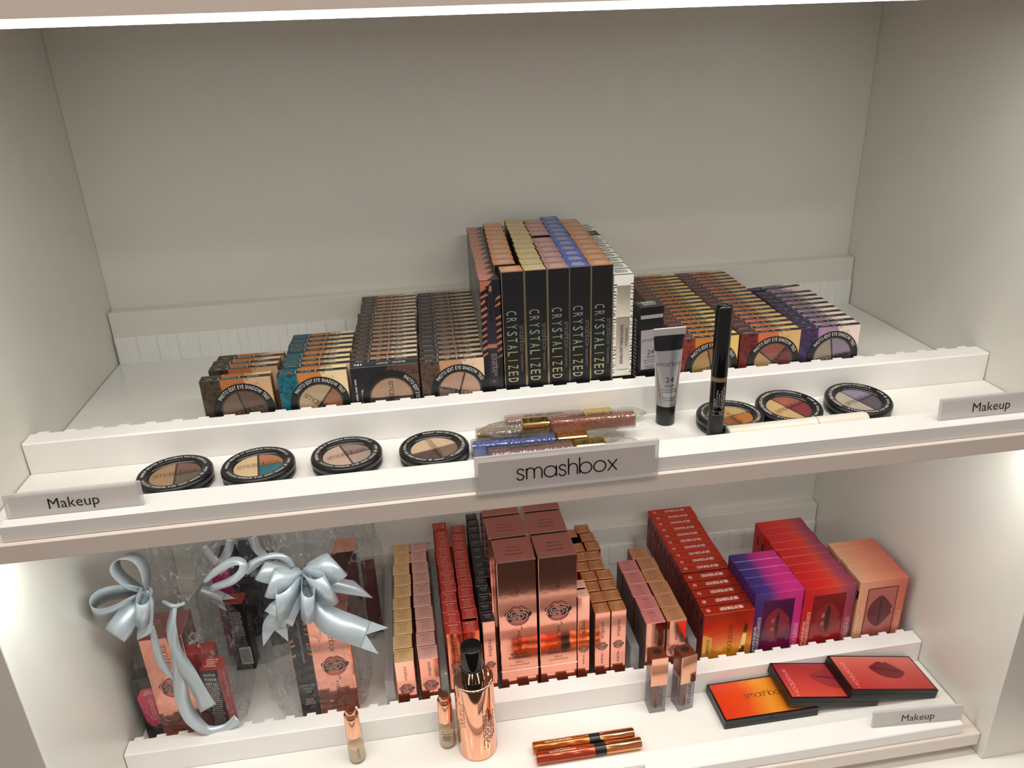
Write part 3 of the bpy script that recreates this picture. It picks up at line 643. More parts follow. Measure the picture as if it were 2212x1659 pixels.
def gloss(label, colr, L, axis_a, axis_b, body_first):
    """lip gloss lying down: coloured square tube, gold collar, faceted crystal cap, built along local x"""
    A = Vector(axis_a); B = Vector(axis_b); d = (B-A); l = d.length
    o = empty('lip_gloss', A, label, 'lip gloss', 'lip glosses piled behind the brand sign'); o.rotation_euler = (0, -math.asin(d.z/l), math.atan2(d.y, d.x))
    r = 0.0068; b0, b1 = (0.0, 0.55*l) if body_first else (0.45*l, l); c0, c1 = (0.55*l, 0.76*l) if body_first else (0.27*l, 0.45*l); k0, k1 = (0.76*l, l) if body_first else (0.0, 0.27*l)
    m = MB(); m.cbox(b0, b1, -r, r, -r, r, 0.0022, 0, 3); m.build('tube_shell', CRYST, o)
    m = MB(); m.cbox(b0+0.0014, b1-0.0003, -r*0.80, r*0.80, -r*0.80, r*0.80, 0.0018, 0, 2); m.build('gloss_fill', M('gloss_%d_%d_%d' % colr, colr, 0.18, 0.35), o)
    m = MB(); m.cbox(c0, c1, -r*0.97, r*0.97, -r*0.97, r*0.97, 0.0020, 0, 3); m.build('collar', GOLD, o)
    m = MB(); n = 6; rings = []; tip = k1 if body_first else k0; base = k0 if body_first else k1
    for t, f, tw in ((0, 1.0, 0), (0.45, 1.08, 0.15), (0.75, 0.82, 0.3), (1.0, 0.18, 0.3)):
        rings.append([(base+(tip-base)*t, r*f*math.cos(2*math.pi*i/n+tw), r*f*math.sin(2*math.pi*i/n+tw)) for i in range(n)])
    m.add([p for q in rings for p in q], [(j*n+i, j*n+(i+1) % n, (j+1)*n+(i+1) % n, (j+1)*n+i) for j in range(3) for i in range(n)] + [tuple(range(n))[::-1], tuple(range(3*n, 4*n))], 0); m.build('crystal_cap', CRYST, o)
    m = MB(); greek(m, ((b0+b1)/2, 0.0008, r+0.0001), X, Y, (b1-b0)*0.75, 0.0032, 2, 0, int(l*1e4)); m.build('lettering', BLACK, o)
    return o
GZ = FZ+0.0070
gloss('nude brown lip gloss lying nearest the white riser', (176,118,84), 0.13, (0.412,-0.0560,GZ), (0.5440,-0.0600,GZ), True)
gloss('gold lip gloss lying under the copper one', (196,154,84), 0.13, (0.3830,-0.0745,GZ), (0.5150,-0.0795,GZ), True)
gloss('metallic blue lip gloss lying behind the brand sign', (40,88,190), 0.135, (0.3770,-0.0960,GZ), (0.5110,-0.0995,GZ), True)
gloss('copper lip gloss lying across the top of the pile', (176,88,58), 0.14, (0.3850,-0.0850,GZ+0.0108), (0.5240,-0.0895,GZ+0.0108), False)
gloss('rose brown lip gloss half hidden by the brand sign', (150,96,86), 0.13, (0.3900,-0.1140,GZ), (0.5220,-0.1160,GZ), True)
# primer tube standing on its cap
o = empty('primer_tube', (0.5595, -0.0690, FZ), 'silver primer tube with black band standing on its black cap', 'tube')
m = MB(); m.lathe([(0.0080,0.0),(0.0086,0.0008),(0.0088,0.018),(0.0084,0.0192),(0.0060,0.0198)], 40); m.build('cap', BLACKPL, o)
def tube_body(z0, z1, mat, name):
    m = MB(); n = 40; k = 14; vs = []; fs = []
    for j in range(k+1):
        z = z0+(z1-z0)*j/k; t = (z-0.0190)/(0.0868-0.0190); hx = 0.0096+(0.0142-0.0096)*t; hy = 0.0096*(1-t)**0.8+0.0006
        for i in range(n): a = 2*math.pi*i/n; vs.append((hx*math.cos(a), hy*math.sin(a), z))
    for j in range(k):
        for i in range(n): fs.append((j*n+i, j*n+(i+1) % n, (j+1)*n+(i+1) % n, (j+1)*n+i))
    m.add(vs, fs, 0, True); m.add(vs[:n], [tuple(range(n))[::-1]]); m.add(vs[-n:], [tuple(range(n))]); return m.build(name, mat, o)
SILVER = M('silver_tube', (196,196,200), 0.28, 0.85)
tube_body(0.0199, 0.0720, SILVER, 'body'); tube_body(0.0720, 0.0855, BLACKPL, 'band')
m = MB(); m.cbox(-0.0150, 0.0150, -0.0008, 0.0008, 0.0852, 0.0925, 0.0006); m.build('crimp', M('crimp_grey', (168,166,166), 0.4, 0.3), o)
m = MB(); tz = lambda z: -(0.0096*(1-(z-0.0190)/0.0678)**0.8+0.0006)-0.0004
sl = Vector((0, (tz(0.07)-tz(0.03))/0.04, 1)).normalized()
for fnc, tx, z, h, w in (('l','',0.0595,0,0.0225),('t','24',0.0455,0.0048,0.0078),('t','HOUR',0.0398,0.0025,0.0088),('t','PHOTO FINISH',0.0363,0.0015,0.0135),('t','SHADOW PRIMER',0.0340,0.0012,0.0135),('t','BASE OMBRE A',0.0285,0.0012,0.0125),('t','PAUPIERES',0.0262,0.0012,0.0098)):
    if fnc == 'l': logo(m, (0, tz(z)-0.0001, z), X, sl, w, 0, 0.10)
    else: text(m, tx, (0, tz(z)-0.0001, z), X, sl, h, w, 0)
# wrap the print onto the curved body
for i, v in enumerate(m.v):
    x, y, z = v; t = (z-0.0190)/0.0678; hx = 0.0096+0.0046*t; hy = 0.0096*(1-t)**0.8+0.0006; m.v[i] = (x, -hy*math.sqrt(max(0, 1-(x/hx)**2))-0.00015, z)
m.build('lettering', BLACK, o)
# brow pencil standing
o = empty('brow_pencil', (0.5868, -0.1182, FZ), 'tall black brow pencil standing upright behind the front lip', 'pencil')
m = MB(); m.lathe([(0.0064,0.0),(0.0066,0.0006),(0.0066,0.0300)], 40); m.build('gel_end', M('soft_black', (24,24,25), 0.5), o)
m = MB(); m.lathe([(0.0066,0.0300),(0.0066,0.0610)], 40); m.build('barrel', BLACKGL, o)
m = MB(); m.lathe([(0.0067,0.0610),(0.0067,0.0650)], 40); m.build('colour_band', M('taupe_band', (124,104,76), 0.4), o)
m = MB(); m.lathe([(0.0068,0.0650),(0.0070,0.1240),(0.0064,0.1266),(0.0020,0.1266),(0.0016,0.1258)], 40); m.build('cap', BLACKGL, o)
m = MB(); rr = 0.0067
logo(m, (0.0024, 0, 0.0470), DN, X, 0.0190, 0, 0.12); text(m, 'BROW TECH TO GO', (0.0006,0,0.0452), DN, X, 0.0012, 0.0165); text(m, 'CRAYON ET GEL', (-0.0012,0,0.0445), DN, X, 0.0012, 0.0130); text(m, 'POUR LES SOURCILS', (-0.0030,0,0.0455), DN, X, 0.0012, 0.0165); text(m, 'BLONDE', (-0.0044,0,0.0420), DN, X, 0.0011, 0.0070); text(m, 'GEL', (0.0004,0,0.0325), -X, DN, 0.0014, 0.0028)
for zz in (0.0306, 0.0340): m.add([(-0.006+0.001*i, 0, zz+e) for i in range(13) for e in (0, 0.0002)], [(2*i, 2*i+2, 2*i+3, 2*i+1) for i in range(12)])
m.v = [(x, -math.sqrt(max(1e-9, (rr+0.00015)**2-x*x)), z) for x, y, z in m.v]; m.build('lettering', GREY_P, o)
# lash primer tube lying along the lip
o = empty('lash_primer_tube', (0.5985, -0.1172, FZ+0.0074), 'cream lash primer tube lying against the front lip', 'tube'); o.rotation_euler = (0, 0, 0.006)
CREAM = M('cream_plastic', (232,224,208), 0.25)
m = MB(); m.lathe([(0.0058,0.0),(0.0070,0.0006),(0.0072,0.0015),(0.0072,0.0822)], 36, axis='x'); m.build('barrel', CREAM, o)
m = MB(); m.lathe([(0.0073,0.0828),(0.0073,0.1285),(0.0066,0.1305),(0.0040,0.1312)], 36, axis='x'); m.build('cap', CREAM, o)
m = MB(); stroke(m, circ(0, 0, 0.0044), lambda p: Vector((-0.0001, p.x, p.y)), 0.0004); m.build('end_mark', GREY_P, o)
# shelf signs
def sign(name, loc, w, h, th, word, kind, label, rz=0.0, tilt=-0.10, wd=0.036):
    o = empty(name, loc, label, 'sign', 'acrylic shelf signs', rz); o.rotation_euler = (tilt, 0, rz)
    m = MB(); m.cbox(-w/2, w/2, 0, th, 0, h, 0.0010, 0, 2); m.build('acrylic_plate', FROST, o)
    m = MB(); m.box(-w/2+0.003, w/2-0.003, th*0.45, th*0.55, h*0.10, h*0.84); m.build('insert_card', M('sign_card', (238,229,220), 0.5) if kind == 'brand' else M('sign_card_pale', (247,243,236), 0.5), o)
    m = MB()
    if kind == 'brand': logo(m, (-0.001, -0.00012, h*0.46), X, Zv, wd, 0, 0.115)
    else: text(m, word, (0, -0.00012, h*0.47), X, Zv, 0.0082, wd, 0)
    m.build('lettering', BLACK, o); return o
sign('shelf_sign', (0.0740, -0.1440, 0.0102), 0.0975, 0.0200, 0.0030, 'Makeup', 'm', 'frosted acrylic Makeup sign beside the olive and tan compact')
sign('shelf_sign', (0.8280, -0.1440, 0.0102), 0.0975, 0.0200, 0.0030, 'Makeup', 'm', 'frosted acrylic Makeup sign nearest the lilac compact')
sign('shelf_sign', (0.4483, -0.1592, -0.0050), 0.1490, 0.0345, 0.0030, '', 'brand', 'large acrylic smashbox sign hanging over the middle shelf lip', 0, 0, 0.0815)
o = sign('shelf_sign', (0.8300, -0.1420, DZ+0.0102), 0.0990, 0.0200, 0.0030, 'Makeup', 'm', 'frosted acrylic Makeup sign on the lowest shelf below the lip palettes', -0.07)
sign('shelf_sign', (0.4510, -0.1567, DZ-0.0050), 0.1490, 0.0345, 0.0030, '', 'brand', 'acrylic smashbox sign hanging over the lowest shelf lip', 0, 0, 0.0815)

# ================================================================= LOWER SHELF: rose gold cartons
LZ = DZ; LY = -0.0196
def foil_mat(name, rgb, rough=0.10, metal=1.0, bump=0.06):
    t = NT(name); t.set(Base_Color=lin(*rgb), Metallic=metal, Roughness=rough); t.bump(t.noise(140, 3, 0.6), bump, 0.0006); return t.m
RFOIL = foil_mat('rose_gold_foil', (236,166,146), 0.09)
RFOIL2 = foil_mat('rose_gold_foil_top', (196,124,114), 0.32, 0.8, 0.02)
INK = M('rose_ink', (34,20,22), 0.3); LIPINK = M('lip_print', (196,104,92), 0.25, 0.6); PETAL = M('petal_print', (226,160,140), 0.4, 0.2)
def rose_carton(name, w, d, h, top, top_ink, title, lines, zlogo, llogo, zrose, wrose, zv, lv, seed=1, extra=None, side=None):
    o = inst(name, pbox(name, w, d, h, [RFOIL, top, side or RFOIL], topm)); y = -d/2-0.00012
    m = MB(); logo(m, (0, y, zlogo), DN, X, llogo, 0, 0.12); m.build('brand_lettering', COPPER_P, o)
    m = MB(); rose(m, (0, y, zrose), X, Zv, wrose, 0, 1); m.build('rose_emblem', [INK, PETAL, LIPINK], o)
    m = MB(); text(m, '+VLADA', (0, y, zv), DN, X, 0.16*lv, lv, 0)
    if extra: extra(m, y)
    m.build('lettering', COPPER_P, o)
    m = MB(); z = h+0.00012
    if title: text(m, title, (0, d*0.28, z), X, Y, d*0.10, min(w*0.6, 0.0075*len(title)/6), 0)
    for i, ln in enumerate(lines): text(m, ln, (0, d*(0.10-0.15*i), z), X, Y, d*0.058, w*(0.34+0.06*i), 0)
    m.build('top_lettering', top_ink, o); return o
def top_mat(name, rgb, rough=0.4, metal=0.15):
    t = NT(name); c = lin(*rgb); t.set(Base_Color=t.mix(t.noise(300, 4, 0.7), tuple(q*0.9 for q in c), c), Roughness=rough, Metallic=metal); return t.m
DKP = M('dark_label_print', (78,56,44)); PALE = M('pale_label_print', (236,206,180))
hp = ['Petal Metal', 'Highlighter Drops', 'Enlumineur Liquide']; lp = ['Petal Metal', 'Liquid Lipstick', 'Rouge a Levres', 'Liquide Metallique']
def lab(desc, first):
    return lambda i: '%s, %s' % (desc, first if i == 0 else ORD[i]+' from the comb rail')
HEAD = 'first at the comb rail'
GW, GH = 0.0212, 0.0763
jit = lambda n: [random.uniform(-0.0009, 0.0009) for _ in range(n)]
p = rose_carton('highlighter_box', GW, GW, GH, top_mat('gold_glitz_top', (226,184,132)), DKP, 'GOLD GLITZ', hp, 0.060, 0.020, 0.0375, 0.0165, 0.018, 0.020)
files(p, 10, 0.2838, GW, [LY+GW/2+i*0.0222 for i in range(10)], 0.002, LZ, lab('rose gold highlighter box with pale gold top', HEAD), 'box', 'pale gold topped boxes', jit(10))
p = rose_carton('highlighter_box', GW, GW, GH, top_mat('rose_glitz_top', (222,166,154)), DKP, 'ROSE GLITZ', hp, 0.062, 0.020, 0.0385, 0.0165, 0.018, 0.020)
files(p, 10, 0.3106, GW, [LY+GW/2+i*0.0222 for i in range(10)], -0.002, LZ, lab('rose gold highlighter box with pale pink top', HEAD), 'box', 'pale pink topped boxes', jit(10))
RW, RH = 0.0176, 0.1062
RTOP = top_mat('red_label_top', (178,46,36), 0.35)
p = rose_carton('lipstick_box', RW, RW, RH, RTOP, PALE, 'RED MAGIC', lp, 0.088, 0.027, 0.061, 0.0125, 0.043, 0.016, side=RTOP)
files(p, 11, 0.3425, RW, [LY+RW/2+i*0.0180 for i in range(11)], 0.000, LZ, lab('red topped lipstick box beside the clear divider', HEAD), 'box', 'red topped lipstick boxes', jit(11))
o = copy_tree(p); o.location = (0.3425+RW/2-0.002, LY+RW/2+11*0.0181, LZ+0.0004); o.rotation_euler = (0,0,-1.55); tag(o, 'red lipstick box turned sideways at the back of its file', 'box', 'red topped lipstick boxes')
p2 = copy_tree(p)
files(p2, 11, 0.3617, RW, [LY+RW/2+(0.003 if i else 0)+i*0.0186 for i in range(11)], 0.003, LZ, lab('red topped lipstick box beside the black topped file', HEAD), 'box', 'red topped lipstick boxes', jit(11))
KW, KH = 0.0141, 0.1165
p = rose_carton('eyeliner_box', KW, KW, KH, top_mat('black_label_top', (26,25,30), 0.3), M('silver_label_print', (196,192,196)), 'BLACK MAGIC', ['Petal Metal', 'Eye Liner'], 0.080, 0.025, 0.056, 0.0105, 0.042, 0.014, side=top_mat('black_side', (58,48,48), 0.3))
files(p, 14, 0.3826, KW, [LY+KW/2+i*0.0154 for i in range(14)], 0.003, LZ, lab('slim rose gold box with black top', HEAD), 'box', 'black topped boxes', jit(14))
SW, SH = 0.0420, 0.1915
def spray_extra(m, y):
    text(m, 'PETAL METAL', (0, y, 0.0660), X, Zv, 0.0034, 0.0200, 0, 0.0001); text(m, 'SHIMMER SPRAY', (0, y, 0.0610), X, Zv, 0.0034, 0.0245, 0, 0.0001)
    text(m, 'SPRAY', (0, y, 0.0545), X, Zv, 0.0020, 0.0095); text(m, 'ILLUMINATEUR', (0, y, 0.0505), X, Zv, 0.0020, 0.0215)
def spray_carton():
    o = rose_carton('spray_box', SW, SW, SH, RFOIL2, COPPER_P, '', ['Shimmer', 'Petal Metal', 'Spray Illuminateur'], 0.1680, 0.0400, 0.1190, 0.0290, 0.0850, 0.0275, extra=spray_extra)
    m = MB(); m.box(-SW/2-0.0003, SW/2+0.0003, -SW/2-0.0004, -SW/2+0.0002, 0.0425, 0.0445); m.build('seam', M('pale_foil', (248,214,200), 0.15, 0.9), o)
    m = MB(); m.box(-SW/2, SW/2, -SW/2-0.0003, -SW/2+0.0004, SH-0.0008, SH+0.0002); m.build('top_edge', M('pale_foil', (248,214,200), 0.15, 0.9), o); return o
p = spray_carton()
ys = [LY+SW/2+i*0.0448 for i in range(3)]
files(p, 3, 0.4013, SW, ys, 0.0, LZ, lab('tall rose gold spray box next to the black topped file', HEAD), 'box', 'tall spray boxes', [0, -0.0030, -0.0034])
files(copy_tree(p), 3, 0.4457, SW, ys, 0.0, LZ, lab('tall rose gold spray box next to the bronze topped files', HEAD), 'box', 'tall spray boxes', [0, -0.0004, 0.0006])
p = rose_carton('eyeliner_box', 0.0136, 0.0136, 0.1330, top_mat('blush_top', (222,170,150)), DKP, '', ['Petal Metal', 'Eye Liner'], 0.088, 0.026, 0.060, 0.0098, 0.045, 0.014)
files(p, 2, 0.4886, 0.0136, [LY+0.0068, LY+0.0068+0.0165], 0, LZ, lab('slim blush topped box beside the tall spray boxes', HEAD), 'box', 'blush topped boxes', [0, 0])
ETOP = top_mat('bronze_top', (178,110,62), 0.35, 0.3)
EW, EH = 0.0177, 0.1080
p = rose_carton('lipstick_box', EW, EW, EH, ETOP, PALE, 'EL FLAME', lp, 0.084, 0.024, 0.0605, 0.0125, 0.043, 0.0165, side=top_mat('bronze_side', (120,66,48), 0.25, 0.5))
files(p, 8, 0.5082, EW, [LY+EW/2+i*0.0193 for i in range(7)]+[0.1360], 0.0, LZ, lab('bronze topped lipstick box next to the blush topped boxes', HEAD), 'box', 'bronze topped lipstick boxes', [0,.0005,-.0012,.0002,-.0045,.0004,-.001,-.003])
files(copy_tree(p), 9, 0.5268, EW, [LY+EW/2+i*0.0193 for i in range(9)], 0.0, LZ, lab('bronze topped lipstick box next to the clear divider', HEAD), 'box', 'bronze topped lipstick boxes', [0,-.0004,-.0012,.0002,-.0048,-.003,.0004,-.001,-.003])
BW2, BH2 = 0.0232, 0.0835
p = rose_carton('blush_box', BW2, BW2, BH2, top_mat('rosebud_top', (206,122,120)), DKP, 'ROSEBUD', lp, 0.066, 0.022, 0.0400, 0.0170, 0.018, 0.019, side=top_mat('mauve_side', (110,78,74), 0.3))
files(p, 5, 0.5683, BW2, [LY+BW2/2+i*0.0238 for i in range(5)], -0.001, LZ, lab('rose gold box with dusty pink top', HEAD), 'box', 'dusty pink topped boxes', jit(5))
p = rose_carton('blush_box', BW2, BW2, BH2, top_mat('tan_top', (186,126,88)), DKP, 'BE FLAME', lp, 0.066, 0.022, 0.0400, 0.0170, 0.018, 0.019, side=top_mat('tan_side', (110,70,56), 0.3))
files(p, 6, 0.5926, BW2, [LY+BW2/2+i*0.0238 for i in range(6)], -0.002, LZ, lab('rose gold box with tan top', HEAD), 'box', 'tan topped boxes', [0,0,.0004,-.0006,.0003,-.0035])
# clear dividers between the files
for x, w, h, lb in ((0.2768, 0.0100, 0.0520, 'beside the pale gold topped boxes'), (0.3372, 0.0086, 0.0520, 'between pale pink and red topped boxes'), (0.5558, 0.0100, 0.0520, 'between bronze and dusty pink topped boxes'), (0.6245, 0.0100, 0.0510, 'between tan topped boxes and orange palettes')):
    m = MB(); m.cbox(x-w/2, x+w/2, LY, 0.196, LZ+0.0001, LZ+h, 0.0006); tag(m.build('acrylic_divider', CLEAR), 'clear acrylic divider bar '+lb, 'divider', 'acrylic dividers')

# ================================================================= LOWER SHELF: lip and eye palettes
def grad(name, stops, ax=0, rough=0.28, metal=0.0, w=0.062, extra=None):
    t = NT(name); co = t.obj(); u = t.math('ADD', t.math('DIVIDE', co[ax], w), 0.5); n = t.math('MULTIPLY', t.math('SUBTRACT', t.noise(30, 2), 0.5), 0.15)
    t.set(Base_Color=t.ramp(t.math('ADD', u, n), [(p_, lin(*c)) for p_, c in stops]), Roughness=rough, Metallic=metal); return t.m
def lips(m, O, U, V, L, H, open_=0.0, mi=0, hi=1):
    """pair of lips: upper lip with bow, fuller lower lip, dark parting, sheen"""
    O = Vector(O); U = Vector(U); V = Vector(V); N = U.cross(V); f = lambda x, y, d=0: (O+U*(x*L)+V*(y*H)+N*d)[:]
    up = [(-0.5,0.0),(-0.36,0.22),(-0.18,0.43),(-0.07,0.50),(0.0,0.43),(0.07,0.50),(0.18,0.43),(0.36,0.22),(0.5,0.0)]
    lo = [(0.5,0.0),(0.40,-0.24),(0.24,-0.42),(0.0,-0.50),(-0.24,-0.42),(-0.40,-0.24),(-0.5,0.0)]
    ring = [(v.x, v.y) for v in cat([Vector(q) for q in up+lo[1:-1]], 3, True)]; k = len(ring)
    dome = [f(a, b) for a, b in ring] + [f(a*0.62, b*0.62, 0.0004) for a, b in ring] + [f(0, 0, 0.0005)]
    m.add(dome, [(i, (i+1) % k, (i+1) % k+k, i+k) for i in range(k)] + [(i+k, (i+1) % k+k, 2*k) for i in range(k)], mi, True)
    part = [(-0.44,0.0),(-0.2,0.05+open_),(0,0.02+open_),(0.2,0.05+open_),(0.44,0.0),(0.2,-0.03-open_),(0,-0.04-open_),(-0.2,-0.03-open_)]
    m.add([f(a, b, 0.0006) for a, b in part], [tuple(range(8))[::-1]], mi+1)
    if hi and open_ > 0:
        for sx, w_ in ((-0.12, 0.16), (0.14, 0.12)):
            m.add([f(sx-w_/2, -0.12, 0.0007), f(sx+w_/2, -0.13, 0.0007), f(sx+w_/2*0.8, -0.26, 0.0007), f(sx-w_/2*0.8, -0.25, 0.0007)], [(0,3,2,1)], mi+2)
def palette_box(w, d, h, skin, front_stops, lipc, words, ink, win, edge, open_=0.03):
    g = skin; o = inst('lip_palette_box', pbox('lip_palette_box', w, d, h, [g], lambda n: 0)); y = -d/2
    wx0, wx1, wz0, wz1 = -w*0.31, w*0.31, 0.006, h-0.0115
    m = MB(); m.plate([(wx0,y,wz0),(wx1,y,wz0),(wx1,y,wz1),(wx0,y,wz1)], 0, 0.00012, (0,-1,0)); m.build('window', win, o)
    m = MB()
    for a, b, c, e in ((wx0,wx1,wz1-0.0004,wz1+0.0004),(wx0-0.0004,wx0+0.0004,wz0,wz1),(wx1-0.0004,wx1+0.0004,wz0,wz1)): m.box(a, b, y-0.0005, y+0.0001, c, e)
    m.build('window_edge', edge, o)
    m = MB(); lips(m, (0.0, y-0.0002, 0.0565), DN, X, 0.046, 0.031, open_); m.build('lips_picture', lipc, o)
    m = MB(); text(m, words, (-w*0.375, y-0.00012, h*0.40), DN, X, 0.0040, 0.056); greek(m, (-w*0.445, y-0.00012, h*0.36), DN, X, 0.042, 0.003, 2, 0, 6); logo(m, (w*0.415, y-0.00012, h*0.36), DN, X, 0.034, 0, 0.10); m.build('lettering', ink, o)
    m = MB(); m.box(-w/2-0.0004, -w/2+0.0004, -d/2+0.001, -d/2+0.004, h-0.026, h-0.014); m.build('slot', M('slot_dark', (40,22,20)), o)
    return o
def lipm(a, b, c): return [M('lip_%d%d%d' % a, a, 0.35), M('lipgap_%d%d%d' % b, b, 0.4), M('lipsheen_%d%d%d' % c, c, 0.25)]
PD, PHH = 0.0152, 0.1023
p = palette_box(0.0592, PD, PHH, grad('purple_magenta_card', [(0.05,(52,34,104)),(0.30,(74,40,116)),(0.48,(168,40,124)),(0.75,(206,40,128)),(1.0,(196,40,124))], w=0.060), None, lipm((128,34,48),(58,16,30),(170,86,96)), 'BE LEGENDARY PUCKER UP LIPSTICK PALETTE', PALE, grad('purple_window', [(0.1,(88,26,74)),(0.6,(120,22,60)),(1,(70,24,60))], 2, 0.2, 0, 0.12), M('plum_edge', (70,20,60)))
files(p, 5, 0.6978, 0.0592, [LY+0.0022+PD/2+i*0.0155 for i in range(5)], 0, LZ, lab('purple to magenta lip palette box', HEAD), 'box', 'purple lip palette boxes', [0,-.0003,.0004,0,-.0004])
p = palette_box(0.0632, PD, PHH, grad('red_plum_card', [(0.0,(190,24,30)),(0.45,(214,40,36)),(0.66,(206,66,52)),(0.82,(160,66,84)),(1.0,(140,50,84))], w=0.0632), None, lipm((132,30,34),(46,18,24),(176,100,100)), 'BE LEGENDARY PUCKER UP LIPSTICK PALETTE', PALE, grad('red_window', [(0.1,(132,28,36)),(0.8,(150,34,26)),(1,(120,26,24))], 2, 0.2, 0, 0.12), M('red_edge', (110,18,20)), 0.06)
files(p, 9, 0.7572, 0.0632, [LY+PD/2+i*0.0155 for i in range(9)], 0.0025, LZ, lab('red to plum lip palette box', HEAD), 'box', 'red lip palette boxes', [0,-.0008,.0004,-.001,.0002,-.0006,.0004,-.0003,.0005])
p = palette_box(0.0602, PD, PHH, grad('peach_card', [(0.0,(222,164,130)),(0.4,(216,142,110)),(0.8,(206,116,92)),(1.0,(200,104,84))], w=0.0602), None, lipm((98,34,40),(66,20,28),(98,34,40)), 'BE LEGENDARY PUCKER UP LIPSTICK PALETTE', M('cream_print', (238,200,166)), grad('skin_window', [(0.1,(160,82,74)),(1,(176,98,88))], 2, 0.25, 0, 0.12), M('brown_edge', (96,44,38)), 0.0)
files(p, 5, 0.8254, 0.0602, [LY+PD/2+i*0.0158 for i in range(5)], 0.006, LZ, lab('peach lip palette box', HEAD), 'box', 'peach lip palette boxes', [0,-.0004,.0006,-.0006,0.0])
# orange eye palettes with foil edges
FW, FD, FH = 0.0613, 0.0138, 0.0850
ORF = foil_mat('orange_foil', (196,50,26), 0.28, 0.55, 0.02)
def fire_box():
    t = NT('fire_card'); x, y, z = t.obj()[:3]; u = t.math('ADD', t.math('DIVIDE', z, FH), t.math('MULTIPLY', t.math('SUBTRACT', t.noise(40, 2), 0.5), 0.3))
    t.set(Base_Color=t.ramp(u, [(0.3, lin(226,150,44)), (0.55, lin(214,92,28)), (0.78, lin(190,44,22)), (1.0, lin(150,36,20))]), Roughness=0.25, Metallic=0.3)
    o = inst('eye_palette_box', pbox('eye_palette_box', FW, FD, FH, [t.m, ORF, foil_mat('red_foil_side', (150,44,34), 0.3, 0.5, 0.02)], topm)); yy = -FD/2
    m = MB(); m.plate([(0.0130,yy,0.002),(0.0205,yy,0.002),(0.0240,yy,0.064),(0.0205,yy,0.070)], 0, 0.0002, (0,-1,0)); m.build('foil_band', GOLD, o)
    m = MB(); m.plate([(-FW/2+0.0006,yy,0.002),(-0.019,yy,0.002),(-0.019,yy,0.050),(-FW/2+0.0006,yy,0.056)], 0, 0.0002, (0,-1,0)); m.build('side_panel', M('yellow_panel', (222,166,70), 0.3, 0.4), o)
    m = MB(); text(m, 'BE LEGENDARY EYE PALETTE', (-0.0235, yy-0.0003, 0.026), DN, X, 0.0036, 0.044); logo(m, (0.003, yy-0.0003, 0.046), DN, X, 0.040, 0, 0.09); m.build('front_lettering', M('burnt_print', (110,40,20)), o)
    m = MB(); z = FH+0.00012; text(m, 'FIRE UP YOUR POST!', (0.0045, 0, z), -X, -Y, 0.0050, 0.0275, 0, 0.0002); text(m, 'E3', (-0.0235, -0.0002, z), -X, -Y, 0.0044, 0.0036, 0, 0.0002); m.build('lettering', M('pink_white_print', (236,206,200)), o)
    m = MB(); m.box(-FW/2, FW/2, yy-0.0003, yy+0.0004, FH-0.0006, FH+0.0002); m.build('foil_edge', M('orange_edge', (240,120,70), 0.2, 0.8), o)
    m = MB(); m.prism([(-0.0028,0.066),(-0.0020,0.0645),(0.0012,0.0645),(0.0020,0.066),(0.0020,0.0745),(0.0012,0.076),(-0.0020,0.076),(-0.0028,0.0745)], 0, 0.0003)
    m.v = [(-FW/2-0.0002-vz+0.0002, vx, vy) for vx, vy, vz in m.v]; m.build('hang_slot', M('slot_dark', (40,22,20)), o)
    return o
ys = [LY+0.0010+FD/2+i*0.0154 for i in range(5)] + [0.0588+FD/2+i*0.0142 for i in range(9)]
ys.append(ys[-1]+0.0142); n = len(ys)
files(fire_box(), n, 0.6362, FW, [min(y_, 0.1965-FD/2-0.0) if 0 else y_ for y_ in ys], 0.004, LZ, lab('orange red eye palette box', HEAD), 'box', 'orange eye palette boxes', [random.uniform(-.0008,.0008) for _ in range(n)], lean=[0.012]*5+[0.0]*(n-5))

# ================================================================= LOWER SHELF: testers on the front strip
FL = DZ+BT+0.0008
def dropper(x, y, label, rz, words):
    o = empty('dropper_bottle', (x, y, FL), label, 'bottle', 'dropper bottles', rz)
    m = MB(); m.lathe([(0.0070,0.0),(0.0086,0.0006),(0.0090,0.0018),(0.0090,0.0270),(0.0084,0.0315),(0.0066,0.0350),(0.0064,0.0366)], 40); m.build('glass_body', GLASS, o)
    m = MB(); m.lathe([(0.0064,0.0016),(0.0081,0.0026),(0.0081,0.0215)], 40); m.build('liquid', M('champagne_liquid', (222,198,160), 0.3), o)
    m = MB(); m.lathe([(0.0082,0.0362),(0.0084,0.0366),(0.0078,0.0600),(0.0074,0.0640),(0.0062,0.0654)], 40); m.build('cap', ROSEGOLD, o)
    m = MB(); m.lathe([(0.0056,0.0654),(0.0057,0.0690),(0.0050,0.0704)], 32); m.build('button', ROSEGOLD, o)
    m = MB(); text(m, words, (0.0010, 0, 0.0165), DN, X, 0.0022, 0.0165) if words == 'GOLD GLITZ' else (text(m, 'PETAL METAL', (0,0,0.0255), X, Zv, 0.0018, 0.0100), greek(m, (0,0,0.0228), X, Zv, 0.0110, 0.0022, 1, 0, 6), greek(m, (0,0,0.0165), X, Zv, 0.0095, 0.008, 5, 0, 4))
    m.v = [(a, -math.sqrt(max(1e-9, 0.00915**2-a*a)), c) for a, b, c in m.v]; m.build('lettering', INK, o)
    return o
dropper(0.2380, -0.0660, 'small gold glitz dropper bottle standing alone before the gift bags', 0.25, 'GOLD GLITZ')
dropper(0.3345, -0.0640, 'small dropper bottle beside the tall spray bottle', -0.1, 'PETAL')
o = empty('spray_bottle', (0.3662, -0.0735, FL), 'shiny rose gold spray bottle with black cap', 'bottle')
